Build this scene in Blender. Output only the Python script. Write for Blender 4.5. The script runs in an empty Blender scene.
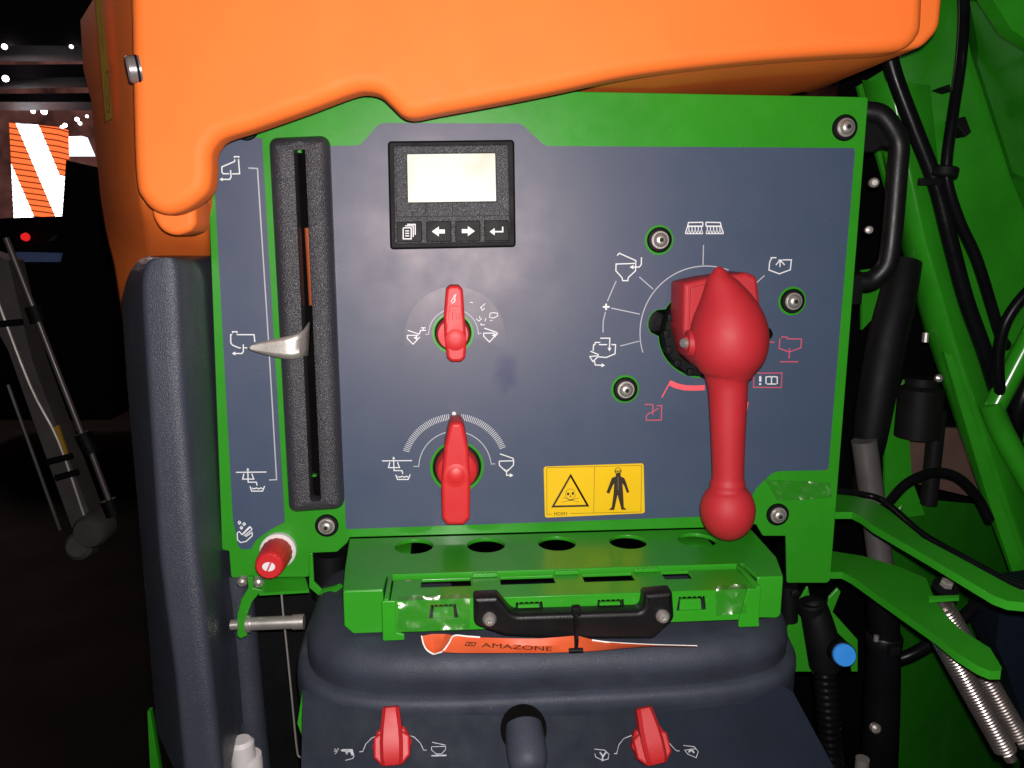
import bpy, bmesh, math, random
from mathutils import Vector, Matrix
random.seed(7)
S = bpy.context.scene
COL = S.collection

# ------------------------------------------------------------------ camera, world, light
# world frame: X along the control panel, Z up, Y away from the viewer; the panel front is the plane y = 0.
F_PX, DIST = 780.0, 0.80
_down = Vector((-13, 4386, F_PX)).normalized()
_x = Vector((9500, -110, F_PX)); _x = (_x - _down * _x.dot(_down)).normalized()
_y = _x.cross(_down)
_z = -_down
CAMP = Vector((0, -DIST, 0))
def _w(v): return Vector((_x.dot(v), _y.dot(v), _z.dot(v)))
right, up, back = _w(Vector((1, 0, 0))), _w(Vector((0, -1, 0))), _w(Vector((0, 0, -1)))
cd = bpy.data.cameras.new('camera'); cam = bpy.data.objects.new('camera', cd); COL.objects.link(cam)
cam.matrix_world = Matrix(((right.x, up.x, back.x, CAMP.x), (right.y, up.y, back.y, CAMP.y),
                           (right.z, up.z, back.z, CAMP.z), (0, 0, 0, 1)))
cd.sensor_fit = 'HORIZONTAL'; cd.sensor_width = 36.0; cd.lens = 36.0 * F_PX / 1024.0
cd.clip_start = 0.01; cd.clip_end = 200
S.camera = cam

W = bpy.data.worlds.new('World'); S.world = W; W.use_nodes = True
W.node_tree.nodes['Background'].inputs[0].default_value = (0.9, 0.7, 0.75, 1)
W.node_tree.nodes['Background'].inputs[1].default_value = 0.012
S.view_settings.view_transform = 'Standard'; S.view_settings.look = 'None'
S.view_settings.exposure = 0; S.view_settings.gamma = 1

def lamp(name, kind, loc, power, size, color, aim=None):
    l = bpy.data.lights.new(name, kind); l.energy = power; l.color = color
    if kind == 'AREA': l.shape = 'DISK'; l.size = size
    else: l.shadow_soft_size = size
    o = bpy.data.objects.new(name, l); o.location = loc; COL.objects.link(o)
    if aim is not None: o.rotation_euler = (Vector(aim) - Vector(loc)).to_track_quat('-Z', 'Y').to_euler()
    return o
lamp('flash', 'POINT', CAMP + right * 0.006 + up * 0.016, 34.0, 0.005, (1.0, 0.95, 0.92))
lamp('hall_lamp', 'POINT', (-3.5, 5.2, 2.2), 90.0, 0.3, (1.0, 0.75, 0.68))

def ray(px, py): return _w(Vector((px - 512, py - 384, F_PX)))
def P(px, py, y=0.0):
    d = ray(px, py); return CAMP + d * ((y + DIST) / d.y)
def PZ(px, py, z):
    d = ray(px, py); return CAMP + d * (z / d.z)
def PN(px, py, o, n):
    d = ray(px, py); return CAMP + d * ((Vector(o) - CAMP).dot(n) / d.dot(n))
def PXU(y): return (y + DIST) / F_PX * 1.02       # metres per photo pixel at depth y

# ------------------------------------------------------------------ materials
def mat(name, col, rough=0.45, metal=0.0, spec=0.5, bump=0.0, bscale=900.0, var=0.10, vscale=18.0,
        rvar=0.05, emit=0.0, coat=0.0, speck=0.0, trans=0.0):
    m = bpy.data.materials.new(name); m.use_nodes = True
    nt = m.node_tree; b = nt.nodes['Principled BSDF']; L = nt.links
    tc = nt.nodes.new('ShaderNodeTexCoord')
    n = nt.nodes.new('ShaderNodeTexNoise'); n.inputs['Scale'].default_value = vscale; n.inputs['Detail'].default_value = 6
    L.new(tc.outputs['Object'], n.inputs['Vector'])
    r = nt.nodes.new('ShaderNodeMapRange'); r.inputs[1].default_value = 0.3; r.inputs[2].default_value = 0.7
    r.inputs[3].default_value = 1 - var; r.inputs[4].default_value = 1 + var
    L.new(n.outputs['Fac'], r.inputs['Value'])
    mx = nt.nodes.new('ShaderNodeVectorMath'); mx.operation = 'SCALE'
    mx.inputs[0].default_value = col[:3]; L.new(r.outputs[0], mx.inputs['Scale'])
    out = mx.outputs[0]
    if speck:
        v = nt.nodes.new('ShaderNodeTexVoronoi'); v.inputs['Scale'].default_value = 70
        L.new(tc.outputs['Object'], v.inputs['Vector'])
        lt = nt.nodes.new('ShaderNodeMath'); lt.operation = 'LESS_THAN'; lt.inputs[1].default_value = 0.045
        L.new(v.outputs['Distance'], lt.inputs[0])
        sc = nt.nodes.new('ShaderNodeMath'); sc.operation = 'MULTIPLY'; sc.inputs[1].default_value = speck
        L.new(lt.outputs[0], sc.inputs[0])
        mm = nt.nodes.new('ShaderNodeMixRGB'); mm.inputs[2].default_value = (0.45, 0.43, 0.42, 1)
        L.new(sc.outputs[0], mm.inputs[0]); L.new(out, mm.inputs[1]); out = mm.outputs[0]
    L.new(out, b.inputs['Base Color'])
    n2 = nt.nodes.new('ShaderNodeTexNoise'); n2.inputs['Scale'].default_value = vscale * 2.7; n2.inputs['Detail'].default_value = 5
    L.new(tc.outputs['Object'], n2.inputs['Vector'])
    r2 = nt.nodes.new('ShaderNodeMapRange'); r2.inputs[1].default_value = 0.3; r2.inputs[2].default_value = 0.7
    r2.inputs[3].default_value = max(0.03, rough - rvar); r2.inputs[4].default_value = min(1, rough + rvar)
    L.new(n2.outputs['Fac'], r2.inputs['Value']); L.new(r2.outputs[0], b.inputs['Roughness'])
    b.inputs['Metallic'].default_value = metal; b.inputs['Specular IOR Level'].default_value = spec
    b.inputs['Coat Weight'].default_value = coat; b.inputs['Coat Roughness'].default_value = 0.12
    if trans: b.inputs['Transmission Weight'].default_value = trans
    if emit:
        b.inputs['Emission Color'].default_value = (*col[:3], 1); b.inputs['Emission Strength'].default_value = emit
    if bump:
        nb = nt.nodes.new('ShaderNodeTexNoise'); nb.inputs['Scale'].default_value = bscale; nb.inputs['Detail'].default_value = 2
        L.new(tc.outputs['Object'], nb.inputs['Vector'])
        bp = nt.nodes.new('ShaderNodeBump'); bp.inputs['Strength'].default_value = bump; bp.inputs['Distance'].default_value = 0.001
        L.new(nb.outputs['Fac'], bp.inputs['Height']); L.new(bp.outputs[0], b.inputs['Normal'])
    return m

M = {}
M['green'] = mat('green_paint', (0.026, 0.270, 0.012), 0.36, spec=0.4, bump=0.05, bscale=260, var=0.06, coat=0.15, speck=0.15)
M['green_back'] = mat('green_paint_frame', (0.022, 0.235, 0.010), 0.24, bump=0.05, bscale=160, var=0.12, coat=0.3)
M['orange'] = mat('orange_plastic', (0.92, 0.182, 0.030), 0.62, spec=0.25, bump=0.16, bscale=800, var=0.04, speck=0.05)
M['navy'] = mat('navy_plastic', (0.042, 0.047, 0.066), 0.38, bump=0.75, bscale=1000, var=0.10)
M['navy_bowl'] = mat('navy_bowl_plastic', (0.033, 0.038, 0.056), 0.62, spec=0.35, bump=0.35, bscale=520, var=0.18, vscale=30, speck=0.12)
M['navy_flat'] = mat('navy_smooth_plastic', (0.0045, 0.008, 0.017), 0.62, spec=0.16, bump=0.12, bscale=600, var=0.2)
M['black_tex'] = mat('black_textured_plastic', (0.040, 0.038, 0.046), 0.30, bump=1.0, bscale=900, var=0.12)
M['black'] = mat('black_plastic', (0.005, 0.005, 0.0055), 0.42, spec=0.3, bump=0.12, bscale=700, var=0.2)
M['rubber'] = mat('black_rubber', (0.0035, 0.0035, 0.004), 0.6, spec=0.18, bump=0.1, bscale=400, var=0.25)
M['hose'] = mat('hose_rubber', (0.004, 0.004, 0.005), 0.30, spec=0.14, bump=0.1, bscale=200, var=0.3)
M['void'] = mat('black_cavity', (0.0025, 0.0022, 0.0022), 0.9, spec=0.05, var=0.3)
M['red'] = mat('red_plastic', (0.60, 0.018, 0.022), 0.48, bump=0.06, bscale=900, var=0.05)
M['red_matte'] = mat('red_soft_plastic', (0.43, 0.018, 0.026), 0.58, spec=0.4, bump=0.16, bscale=900, var=0.05)
M['button'] = mat('button_plastic', (0.010, 0.009, 0.010), 0.62, spec=0.25, bump=0.05, var=0.1)
M['red_deep'] = mat('deep_red_plastic', (0.40, 0.012, 0.015), 0.52, bump=0.06, var=0.06)
M['steel'] = mat('steel', (0.55, 0.52, 0.49), 0.34, metal=0.75, bump=0.06, bscale=600)
M['steel_dull'] = mat('dull_steel', (0.42, 0.38, 0.36), 0.42, metal=0.6, bump=0.15, bscale=500)
M['pointer'] = mat('bent_metal', (0.62, 0.57, 0.53), 0.40, metal=0.75, bump=0.08, bscale=400)
M['zinc'] = mat('spring_wire', (0.60, 0.54, 0.52), 0.33, metal=0.95)
M['white_ink'] = mat('white_print', (0.78, 0.78, 0.80), 0.5, var=0.05)
M['pale_ink'] = mat('pale_print', (0.45, 0.45, 0.50), 0.5, var=0.15)
M['faint_ink'] = mat('worn_print', (0.30, 0.31, 0.34), 0.6, var=0.4, vscale=300)
M['red_ink'] = mat('red_print', (0.85, 0.10, 0.13), 0.5, var=0.06)
M['dim_red_ink'] = mat('dim_red_print', (0.62, 0.09, 0.15), 0.5, var=0.1)
M['groove'] = mat('dark_groove', (0.008, 0.008, 0.009), 0.7)
M['white'] = mat('white_plastic', (0.75, 0.70, 0.70), 0.45, var=0.06)
M['yellow'] = mat('yellow_label', (0.85, 0.53, 0.004), 0.42, var=0.04)
M['yellow_dull'] = mat('dull_yellow_label', (0.42, 0.24, 0.03), 0.5, var=0.1)
M['sticker_ink'] = mat('label_print', (0.035, 0.018, 0.008), 0.5, var=0.1)
M['blue'] = mat('blue_cap', (0.03, 0.27, 0.80), 0.42, var=0.05)
M['grey'] = mat('grey_metal', (0.11, 0.10, 0.10), 0.45, metal=0.3, var=0.15)
M['grey_dark'] = mat('dark_grey_metal', (0.007, 0.0065, 0.007), 0.55, spec=0.12, var=0.2)
M['paper'] = mat('orange_paper', (0.60, 0.090, 0.026), 0.55, var=0.08, vscale=40)
M['paper_edge'] = mat('white_paper_edge', (0.8, 0.78, 0.76), 0.6)
M['floor'] = mat('hall_floor', (0.006, 0.0032, 0.0032), 0.7, spec=0.1, var=0.3, vscale=1.5)
M['hall'] = mat('hall_wall', (0.42, 0.20, 0.18), 0.8, var=0.9, vscale=3.2)
M['beam'] = mat('black_truss', (0.010, 0.007, 0.012), 0.6)
M['dark_machine'] = mat('dark_machine', (0.008, 0.006, 0.008), 0.6, spec=0.2, var=0.4)
M['lamp_glow'] = mat('lamp_glow', (1.0, 0.9, 0.92), emit=6.0)
M['screen_glow'] = mat('screen_glow', (0.86, 0.88, 1.0), emit=1.7, var=0.03)
M['tail_glow'] = mat('tail_lamp_glow', (0.9, 0.02, 0.02), emit=0.8)
M['lcd'] = mat('display_glow', (1.0, 0.975, 0.86), 0.3, emit=0.86, var=0.03, vscale=12)
def film_material():
    m = bpy.data.materials.new('clear_film'); m.use_nodes = True; nt = m.node_tree; L = nt.links
    nt.nodes.remove(nt.nodes['Principled BSDF']); out = nt.nodes['Material Output']
    tc = nt.nodes.new('ShaderNodeTexCoord'); n = nt.nodes.new('ShaderNodeTexNoise'); n.inputs['Scale'].default_value = 75
    L.new(tc.outputs['Object'], n.inputs['Vector'])
    bp = nt.nodes.new('ShaderNodeBump'); bp.inputs['Strength'].default_value = 0.15; bp.inputs['Distance'].default_value = 0.001; L.new(n.outputs['Fac'], bp.inputs['Height'])
    g = nt.nodes.new('ShaderNodeBsdfGlossy'); g.inputs['Roughness'].default_value = 0.30; g.inputs['Color'].default_value = (1, .98, .85, 1); L.new(bp.outputs[0], g.inputs['Normal'])
    t = nt.nodes.new('ShaderNodeBsdfTransparent'); t.inputs['Color'].default_value = (.995, .995, .98, 1)
    mx = nt.nodes.new('ShaderNodeMixShader'); mx.inputs[0].default_value = 0.16
    L.new(t.outputs[0], mx.inputs[1]); L.new(g.outputs[0], mx.inputs[2]); L.new(mx.outputs[0], out.inputs[0]); return m
nt_ = M['lcd'].node_tree; bs_ = nt_.nodes['Principled BSDF']; nt_.links.remove(bs_.inputs['Base Color'].links[0]); bs_.inputs['Base Color'].default_value = (.04, .04, .035, 1)
tc_ = nt_.nodes.new('ShaderNodeTexCoord'); gz_ = nt_.nodes.new('ShaderNodeTexNoise'); gz_.inputs['Scale'].default_value = 14; nt_.links.new(tc_.outputs['Object'], gz_.inputs['Vector'])
rm_ = nt_.nodes.new('ShaderNodeValToRGB'); rm_.color_ramp.elements[0].position = .35; rm_.color_ramp.elements[0].color = (.80, .70, .47, 1); rm_.color_ramp.elements[1].position = .56; rm_.color_ramp.elements[1].color = (1.0, .98, .86, 1)
nt_.links.new(gz_.outputs['Fac'], rm_.inputs[0]); nt_.links.new(rm_.outputs[0], bs_.inputs['Emission Color']); bs_.inputs['Emission Strength'].default_value = .93; bs_.inputs['Specular IOR Level'].default_value = .15
M['clear'] = film_material()
M['rod'] = mat('polished_rod', (0.16, 0.14, 0.14), 0.4, metal=0.5)
M['shaded_orange'] = mat('shaded_orange_tube', (0.36, 0.075, 0.020), 0.6)  # darker, browner orange: the shade inside the gauge slot is put into the colour
M['disc'] = mat('grey_bolt', (0.22, 0.20, 0.20), 0.35, metal=0.4, bump=0.1)

def decal_material():
    m = mat('slate_decal', (0.051, 0.078, 0.134), 0.45, spec=0.6, bump=0.02, bscale=1200, var=0.03, vscale=9, rvar=0.045, speck=0.14)
    nt = m.node_tree; L = nt.links; b = nt.nodes['Principled BSDF']; b.inputs['Specular Tint'].default_value = (1, .80, .74, 1)
    # rubbed-in dark smear right of the upper knob, a printed surface mark with its own outline
    src = b.inputs['Base Color'].links[0].from_socket
    g = nt.nodes.new('ShaderNodeNewGeometry')
    sub = nt.nodes.new('ShaderNodeVectorMath'); sub.operation = 'SUBTRACT'; sub.inputs[1].default_value = P(506, 372, 0)
    L.new(g.outputs['Position'], sub.inputs[0])
    sc = nt.nodes.new('ShaderNodeVectorMath'); sc.operation = 'MULTIPLY'; sc.inputs[1].default_value = (80, 1, 50)
    L.new(sub.outputs[0], sc.inputs[0])
    nz = nt.nodes.new('ShaderNodeTexNoise'); nz.inputs['Scale'].default_value = 90
    L.new(g.outputs['Position'], nz.inputs['Vector'])
    ln = nt.nodes.new('ShaderNodeVectorMath'); ln.operation = 'LENGTH'; L.new(sc.outputs[0], ln.inputs[0])
    ad = nt.nodes.new('ShaderNodeMath'); ad.operation = 'ADD'; L.new(ln.outputs['Value'], ad.inputs[0]); L.new(nz.outputs['Fac'], ad.inputs[1])
    mr = nt.nodes.new('ShaderNodeMapRange'); mr.inputs[1].default_value = 0.9; mr.inputs[2].default_value = 1.75
    mr.inputs[3].default_value = 1.0; mr.inputs[4].default_value = 0.0; L.new(ad.outputs[0], mr.inputs['Value'])
    mx = nt.nodes.new('ShaderNodeMixRGB'); mx.inputs[2].default_value = (0.016, 0.042, 0.115, 1)
    L.new(mr.outputs[0], mx.inputs[0]); L.new(src, mx.inputs[1]); L.new(mx.outputs[0], b.inputs['Base Color'])
    return m
M['decal'] = decal_material()
M['half_sticker'] = mat('clear_overlay', (0.058, 0.080, 0.136), 0.42, spec=0.6, bump=0.02, bscale=60, var=0.03, vscale=20, rvar=0.02)

M['half_sticker'].node_tree.nodes['Principled BSDF'].inputs['Specular Tint'].default_value = (1, .80, .74, 1)
def led_material():
    m = bpy.data.materials.new('led_wall'); m.use_nodes = True; nt = m.node_tree; L = nt.links
    b = nt.nodes['Principled BSDF']; b.inputs['Base Color'].default_value = (0.02, 0.01, 0.01, 1)
    tc = nt.nodes.new('ShaderNodeTexCoord'); sp = nt.nodes.new('ShaderNodeSeparateXYZ'); L.new(tc.outputs['Generated'], sp.inputs[0])
    def math_(op, a, c):
        n = nt.nodes.new('ShaderNodeMath'); n.operation = op
        for i, v in enumerate((a, c)):
            if isinstance(v, (int, float)): n.inputs[i].default_value = v
            else: L.new(v, n.inputs[i])
        return n.outputs[0]
    u, v = sp.outputs['X'], sp.outputs['Z']
    d = math_('ADD', math_('MULTIPLY', v, 0.60), u)               # diagonal bands
    fr = math_('FRACT', math_('ADD', math_('MULTIPLY', d, 1.22), -0.995 + 2), 0.0)
    r = nt.nodes.new('ShaderNodeValToRGB'); e = r.color_ramp.elements
    r.color_ramp.interpolation = 'CONSTANT'
    e[0].position = 0; e[0].color = (5.0, 4.8, 5.2, 1); e[1].position = 0.50; e[1].color = (1.3, 0.20, 0.05, 1)
    L.new(fr, r.inputs[0])
    row = math_('FRACT', math_('ADD', math_('MULTIPLY', v, 17.0), math_('MULTIPLY', u, 1.2)), 0.0)
    on = math_('GREATER_THAN', row, 0.24)
    em = nt.nodes.new('ShaderNodeVectorMath'); em.operation = 'SCALE'; L.new(r.outputs[0], em.inputs[0])
    L.new(math_('ADD', math_('MULTIPLY', on, 0.9), 0.15), em.inputs['Scale'])
    L.new(em.outputs[0], b.inputs['Emission Color']); b.inputs['Emission Strength'].default_value = 1.0
    return m
M['led'] = led_material()

# ------------------------------------------------------------------ mesh helpers
class MB:
    def __init__(s): s.v, s.f, s.flat = [], [], set()
    def add(s, verts, faces):
        o = len(s.v); s.v += [Vector(v) for v in verts]; s.f += [tuple(i + o for i in f) for f in faces]; return s
    def build(s, name, material, parent=None, angle=35, loc=None):
        me = bpy.data.meshes.new(name)
        if parent is not None:
            org = Vector(parent['_org'])
        else:
            lo = Vector([min(v[i] for v in s.v) for i in range(3)]); hi = Vector([max(v[i] for v in s.v) for i in range(3)])
            org = Vector(((lo.x + hi.x) / 2, (lo.y + hi.y) / 2, lo.z)) if loc is None else Vector(loc)
        me.from_pydata([tuple(v - org) for v in s.v], [], s.f); me.update()
        bm = bmesh.new(); bm.from_mesh(me); bmesh.ops.recalc_face_normals(bm, faces=bm.faces) if not s.flat else None
        bm.to_mesh(me); bm.free()
        me.polygons.foreach_set('use_smooth', [True] * len(me.polygons)); me.set_sharp_from_angle(angle=math.radians(angle))
        me.materials.append(M[material] if isinstance(material, str) else material)
        o = bpy.data.objects.new(name, me); COL.objects.link(o)
        if parent is None: o.location = org; ORG[o] = org
        else: o.parent = parent; 
        o['_org'] = list(org)
        return o
ORG = {}
def build_each(mb, name, material, parent, angle=35):
    """one part for every separate piece in the builder"""
    key = {}; rep_ = []
    for v in mb.v: rep_.append(key.setdefault((round(v.x, 5), round(v.y, 5), round(v.z, 5)), len(rep_)))
    par = list(range(len(mb.v)))
    def find(i):
        while par[i] != i: par[i] = par[par[i]]; i = par[i]
        return i
    for i, r in enumerate(rep_): par[find(i)] = find(r)
    for f in mb.f:
        for i in f[1:]: par[find(i)] = find(f[0])
    groups = {}
    for f in mb.f: groups.setdefault(find(f[0]), []).append(f)
    out = []
    for fs in groups.values():
        ids = sorted({i for f in fs for i in f}); m = {a: k for k, a in enumerate(ids)}
        q = MB(); q.flat = set(mb.flat); q.add([mb.v[i] for i in ids], [tuple(m[i] for i in f) for f in fs]); out.append(q.build(name, material, parent, angle))
    return out
def tag(o, label=None, cat=None, group=None, kind=None):
    if label: o['label'] = label
    if cat: o['category'] = cat
    if group: o['group'] = group
    if kind: o['kind'] = kind
    return o
def thing(name, loc, label, cat, group=None):
    o = bpy.data.objects.new(name, None); o.empty_display_size = 0.05; COL.objects.link(o); o.location = loc
    o['_org'] = list(loc); return tag(o, label, cat, group)

def round_poly(pts, r, n=5):
    pts = [Vector(p[:2]) for p in pts]; out = []; N = len(pts)
    for i in range(N):
        a, b, c = pts[i - 1], pts[i], pts[(i + 1) % N]
        rr = r[i] if isinstance(r, (list, tuple)) else r
        d1, d2 = (a - b), (c - b); l1, l2 = d1.length, d2.length
        if rr <= 0 or l1 < 1e-9 or l2 < 1e-9: out.append(b); continue
        d1 /= l1; d2 /= l2; ang = d1.angle(d2, math.pi)
        if ang > math.pi - 0.02: out.append(b); continue
        t = min(rr / math.tan(ang / 2), l1 * 0.48, l2 * 0.48)
        p0, p1 = b + d1 * t, b + d2 * t
        for k in range(n + 1):
            u = k / n; out.append(p0 * (1 - u) ** 2 + b * 2 * u * (1 - u) + p1 * u * u)
    return out
def circ(c, r, n=40, ry=None):
    ry = r if ry is None else ry
    return [Vector((c[0] + r * math.cos(2 * math.pi * i / n), c[1] + ry * math.sin(2 * math.pi * i / n))) for i in range(n)]
VERT = lambda y: (Vector((0, y, 0)), Vector((1, 0, 0)), Vector((0, 0, 1)))      # frame of an upright plate, facing the viewer
HORZ = lambda z: (Vector((0, 0, z)), Vector((1, 0, 0)), Vector((0, 1, 0)))      # frame of a level plate, facing up
def plate(mb, outer, holes, frame, t, bev=0.0, res=2):
    """outline in frame coordinates; front face on the frame plane, thickness t behind it, rounded edge bev"""
    o, u, v = frame; n = u.cross(v)          # n points to the front for VERT it is -Y, for HORZ +Z
    cu = bpy.data.curves.new('tmp', 'CURVE'); cu.dimensions = '2D'; cu.fill_mode = 'BOTH'
    for loop in [outer] + list(holes):
        sp = cu.splines.new('POLY'); sp.points.add(len(loop) - 1)
        for q, p in zip(sp.points, loop): q.co = (p[0], p[1], 0, 1)
        sp.use_cyclic_u = True
    cu.extrude = max(t / 2 - bev, 1e-5); cu.bevel_depth = bev; cu.bevel_resolution = res; cu.offset = -bev
    ob = bpy.data.objects.new('tmp', cu); COL.objects.link(ob)
    dg = bpy.context.evaluated_depsgraph_get(); ev = ob.evaluated_get(dg); me = bpy.data.meshes.new_from_object(ev)
    mb.add([o + u * q.co.x + v * q.co.y + n * (q.co.z - t / 2) for q in me.vertices], [tuple(p.vertices) for p in me.polygons])
    mb.flat.add(1)
    bpy.data.objects.remove(ob); bpy.data.curves.remove(cu); bpy.data.meshes.remove(me)
    return mb
def xz(pts, y=0.0): return [Vector((q.x, q.z)) for q in (P(a, b, y) for a, b in pts)]
def xy(pts, z): return [Vector((q.x, q.y)) for q in (PZ(a, b, z) for a, b in pts)]
def vplate(mb, pts, y, t, bev=0.0, r=0.0, holes=(), res=2, n=5):
    return plate(mb, round_poly(xz(pts, y), r, n), [h for h in holes], VERT(y), t, bev, res)

def smooth_path(pts, n=6):
    pts = [Vector(p) for p in pts]
    if len(pts) < 3: return pts
    q = [pts[0] * 2 - pts[1]] + pts + [pts[-1] * 2 - pts[-2]]; out = []
    for i in range(1, len(q) - 2):
        a, b, c, d = q[i - 1], q[i], q[i + 1], q[i + 2]
        for k in range(n):
            t = k / n
            out.append(0.5 * ((2 * b) + (c - a) * t + (2 * a - 5 * b + 4 * c - d) * t * t + (3 * b - a - 3 * c + d) * t ** 3))
    out.append(pts[-1]); return out
def tube(mb, pts, r, n=14, sm=6, cap=True, squash=None):
    rs = r if isinstance(r, (list, tuple)) else [r] * len(pts)
    if sm and len(pts) > 2:
        path = smooth_path(pts, sm); rr = [v.x for v in smooth_path([Vector((x, 0, 0)) for x in rs], sm)]
    else: path, rr = [Vector(p) for p in pts], list(rs)
    up0 = None; vs, fs = [], []
    for i, p in enumerate(path):
        t = (path[min(i + 1, len(path) - 1)] - path[max(i - 1, 0)]).normalized()
        if up0 is None:
            up0 = Vector((0, -1, 0)); up0 = (up0 - t * up0.dot(t))
            if up0.length < 0.1: up0 = Vector((0, 0, 1)) - t * t.z
        up0 = (up0 - t * up0.dot(t)).normalized(); s = t.cross(up0)
        for k in range(n):
            a = 2 * math.pi * k / n
            vs.append(p + (up0 * math.cos(a) * (squash or 1) + s * math.sin(a)) * max(rr[i], 1e-5))
    for i in range(len(path) - 1):
        for k in range(n):
            fs.append((i * n + k, i * n + (k + 1) % n, (i + 1) * n + (k + 1) % n, (i + 1) * n + k))
    if cap: fs += [tuple(range(n))[::-1], tuple((len(path) - 1) * n + k for k in range(n))]
    return mb.add(vs, fs)
def lathe(mb, prof, c, axis, n=32):
    """prof: (radius, height along axis)"""
    ax = Vector(axis).normalized(); s = ax.orthogonal().normalized(); q = ax.cross(s); c = Vector(c); vs, fs = [], []
    for r, h in prof:
        for k in range(n):
            a = 2 * math.pi * k / n; vs.append(c + ax * h + (s * math.cos(a) + q * math.sin(a)) * max(r, 1e-6))
    for i in range(len(prof) - 1):
        for k in range(n):
            fs.append((i * n + k, i * n + (k + 1) % n, (i + 1) * n + (k + 1) % n, (i + 1) * n + k))
    fs += [tuple(range(n))[::-1], tuple((len(prof) - 1) * n + k for k in range(n))]
    return mb.add(vs, fs)
def loft(mb, rows, cap=True):
    n = len(rows[0]); vs = [v for r in rows for v in r]; fs = []
    for i in range(len(rows) - 1):
        for k in range(n): fs.append((i * n + k, i * n + (k + 1) % n, (i + 1) * n + (k + 1) % n, (i + 1) * n + k))
    if cap: fs += [tuple(range(n))[::-1], tuple((len(rows) - 1) * n + k for k in range(n))]
    return mb.add(vs, fs)
def grid(mb, rows):
    n = len(rows[0]); vs = [v for r in rows for v in r]; fs = []
    for i in range(len(rows) - 1):
        for k in range(n - 1): fs.append((i * n + k, i * n + k + 1, (i + 1) * n + k + 1, (i + 1) * n + k))
    return mb.add(vs, fs)
def box(mb, lo, hi, bev=0.0):
    bm = bmesh.new(); bmesh.ops.create_cube(bm, size=1)
    for v in bm.verts: v.co = Vector([(lo[i] + hi[i]) / 2 + v.co[i] * (hi[i] - lo[i]) for i in range(3)])
    if bev: bmesh.ops.bevel(bm, geom=list(bm.edges), offset=bev, segments=2, affect='EDGES', profile=0.6)
    bm.verts.ensure_lookup_table()
    mb.add([v.co.copy() for v in bm.verts], [tuple(v.index for v in f.verts) for f in bm.faces]); bm.free(); return mb
def slab(mb, pts, off):
    """thin solid: polygon of 3D points and the same moved by off"""
    n = len(pts); off = Vector(off); vs = [Vector(p) for p in pts] + [Vector(p) + off for p in pts]
    fs = [tuple(range(n)), tuple(range(2 * n - 1, n - 1, -1))] + [(k, (k + 1) % n, n + (k + 1) % n, n + k) for k in range(n)]
    return mb.add(vs, fs)
_lift = [0]
def stroke(mb, pts, w=1.25, closed=False, o=None, n=None):
    """a printed line (photo pixels) laid on a surface"""
    if o is None: o, n = Vector((0, -0.0012, 0)), Vector((0, -1, 0))
    _lift[0] = (_lift[0] + 1) % 12
    o2 = Vector(o) + Vector(n) * (0.00003 * _lift[0])
    q = [PN(a, b, o2, n) for a, b in pts]; hw = w * 0.44 * (q[0] - CAMP).length / F_PX
    if closed: q = q + [q[0], q[1]]
    vs, fs = [], []
    for i, p in enumerate(q):
        a = (p - q[i - 1]) if i else (q[1] - p); b = (q[i + 1] - p) if i < len(q) - 1 else a
        if closed and i == 0: a = q[0] - q[-3]
        if closed and i == len(q) - 1: b = q[2] - q[1] if len(q) > 2 else a
        a.normalize(); b.normalize(); t = (a + b)
        t = t.normalized() if t.length > 1e-4 else a
        s = Vector(n).cross(t).normalized(); k = 1 / max(0.55, abs(s.dot(Vector(n).cross(a).normalized())))
        vs += [p + s * hw * k, p - s * hw * k]
    for i in range(len(q) - 1): fs.append((2 * i, 2 * i + 1, 2 * i + 3, 2 * i + 2))
    mb.flat.add(1)
    return mb.add(vs, fs)
def fill(mb, pts, o=None, n=None):
    if o is None: o, n = Vector((0, -0.0012, 0)), Vector((0, -1, 0))
    _lift[0] = (_lift[0] + 1) % 12
    o2 = Vector(o) + Vector(n) * (0.00003 * _lift[0]); mb.flat.add(1)
    return mb.add([PN(a, b, o2, n) for a, b in pts], [tuple(range(len(pts)))])
def Zm(ox, oy, s): return lambda L: [(ox + a / s, oy + b / s) for a, b in L]
def arc(cx, cy, r, a0, a1, n=24, ry=None):
    ry = ry or r
    return [(cx + r * math.cos(math.radians(a0 + (a1 - a0) * i / n)), cy - ry * math.sin(math.radians(a0 + (a1 - a0) * i / n))) for i in range(n + 1)]
def text(mb, s, px, py, size, o, n, rot=0.0, sx=1.0):
    cu = bpy.data.curves.new('tmp', 'FONT'); cu.body = s; cu.size = 1; cu.align_x = 'CENTER'; cu.align_y = 'CENTER'
    ob = bpy.data.objects.new('tmp', cu); COL.objects.link(ob)
    dg = bpy.context.evaluated_depsgraph_get(); me = bpy.data.meshes.new_from_object(ob.evaluated_get(dg))
    ca, sa = math.cos(rot), math.sin(rot); vs = []
    for q in me.vertices:
        x, y = q.co.x * sx * size, q.co.y * size
        vs.append(PN(px + x * ca + y * sa, py + x * sa - y * ca, o, n))
    mb.add(vs, [tuple(p.vertices) for p in me.polygons]); mb.flat.add(1)
    bpy.data.objects.remove(ob); bpy.data.curves.remove(cu); bpy.data.meshes.remove(me)
    return mb

# ------------------------------------------------------------------ setting: hall
o = MB().add([(-30, -6, -1.15), (30, -6, -1.15), (30, 40, -1.15), (-30, 40, -1.15)], [(0, 1, 2, 3)]).build('floor', 'floor'); tag(o, kind='structure')
o = MB(); box(o, (-16, 9.0, -1.15), (6, 9.2, 5)); o = o.build('hall_wall', 'hall'); tag(o, kind='structure')

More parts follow.
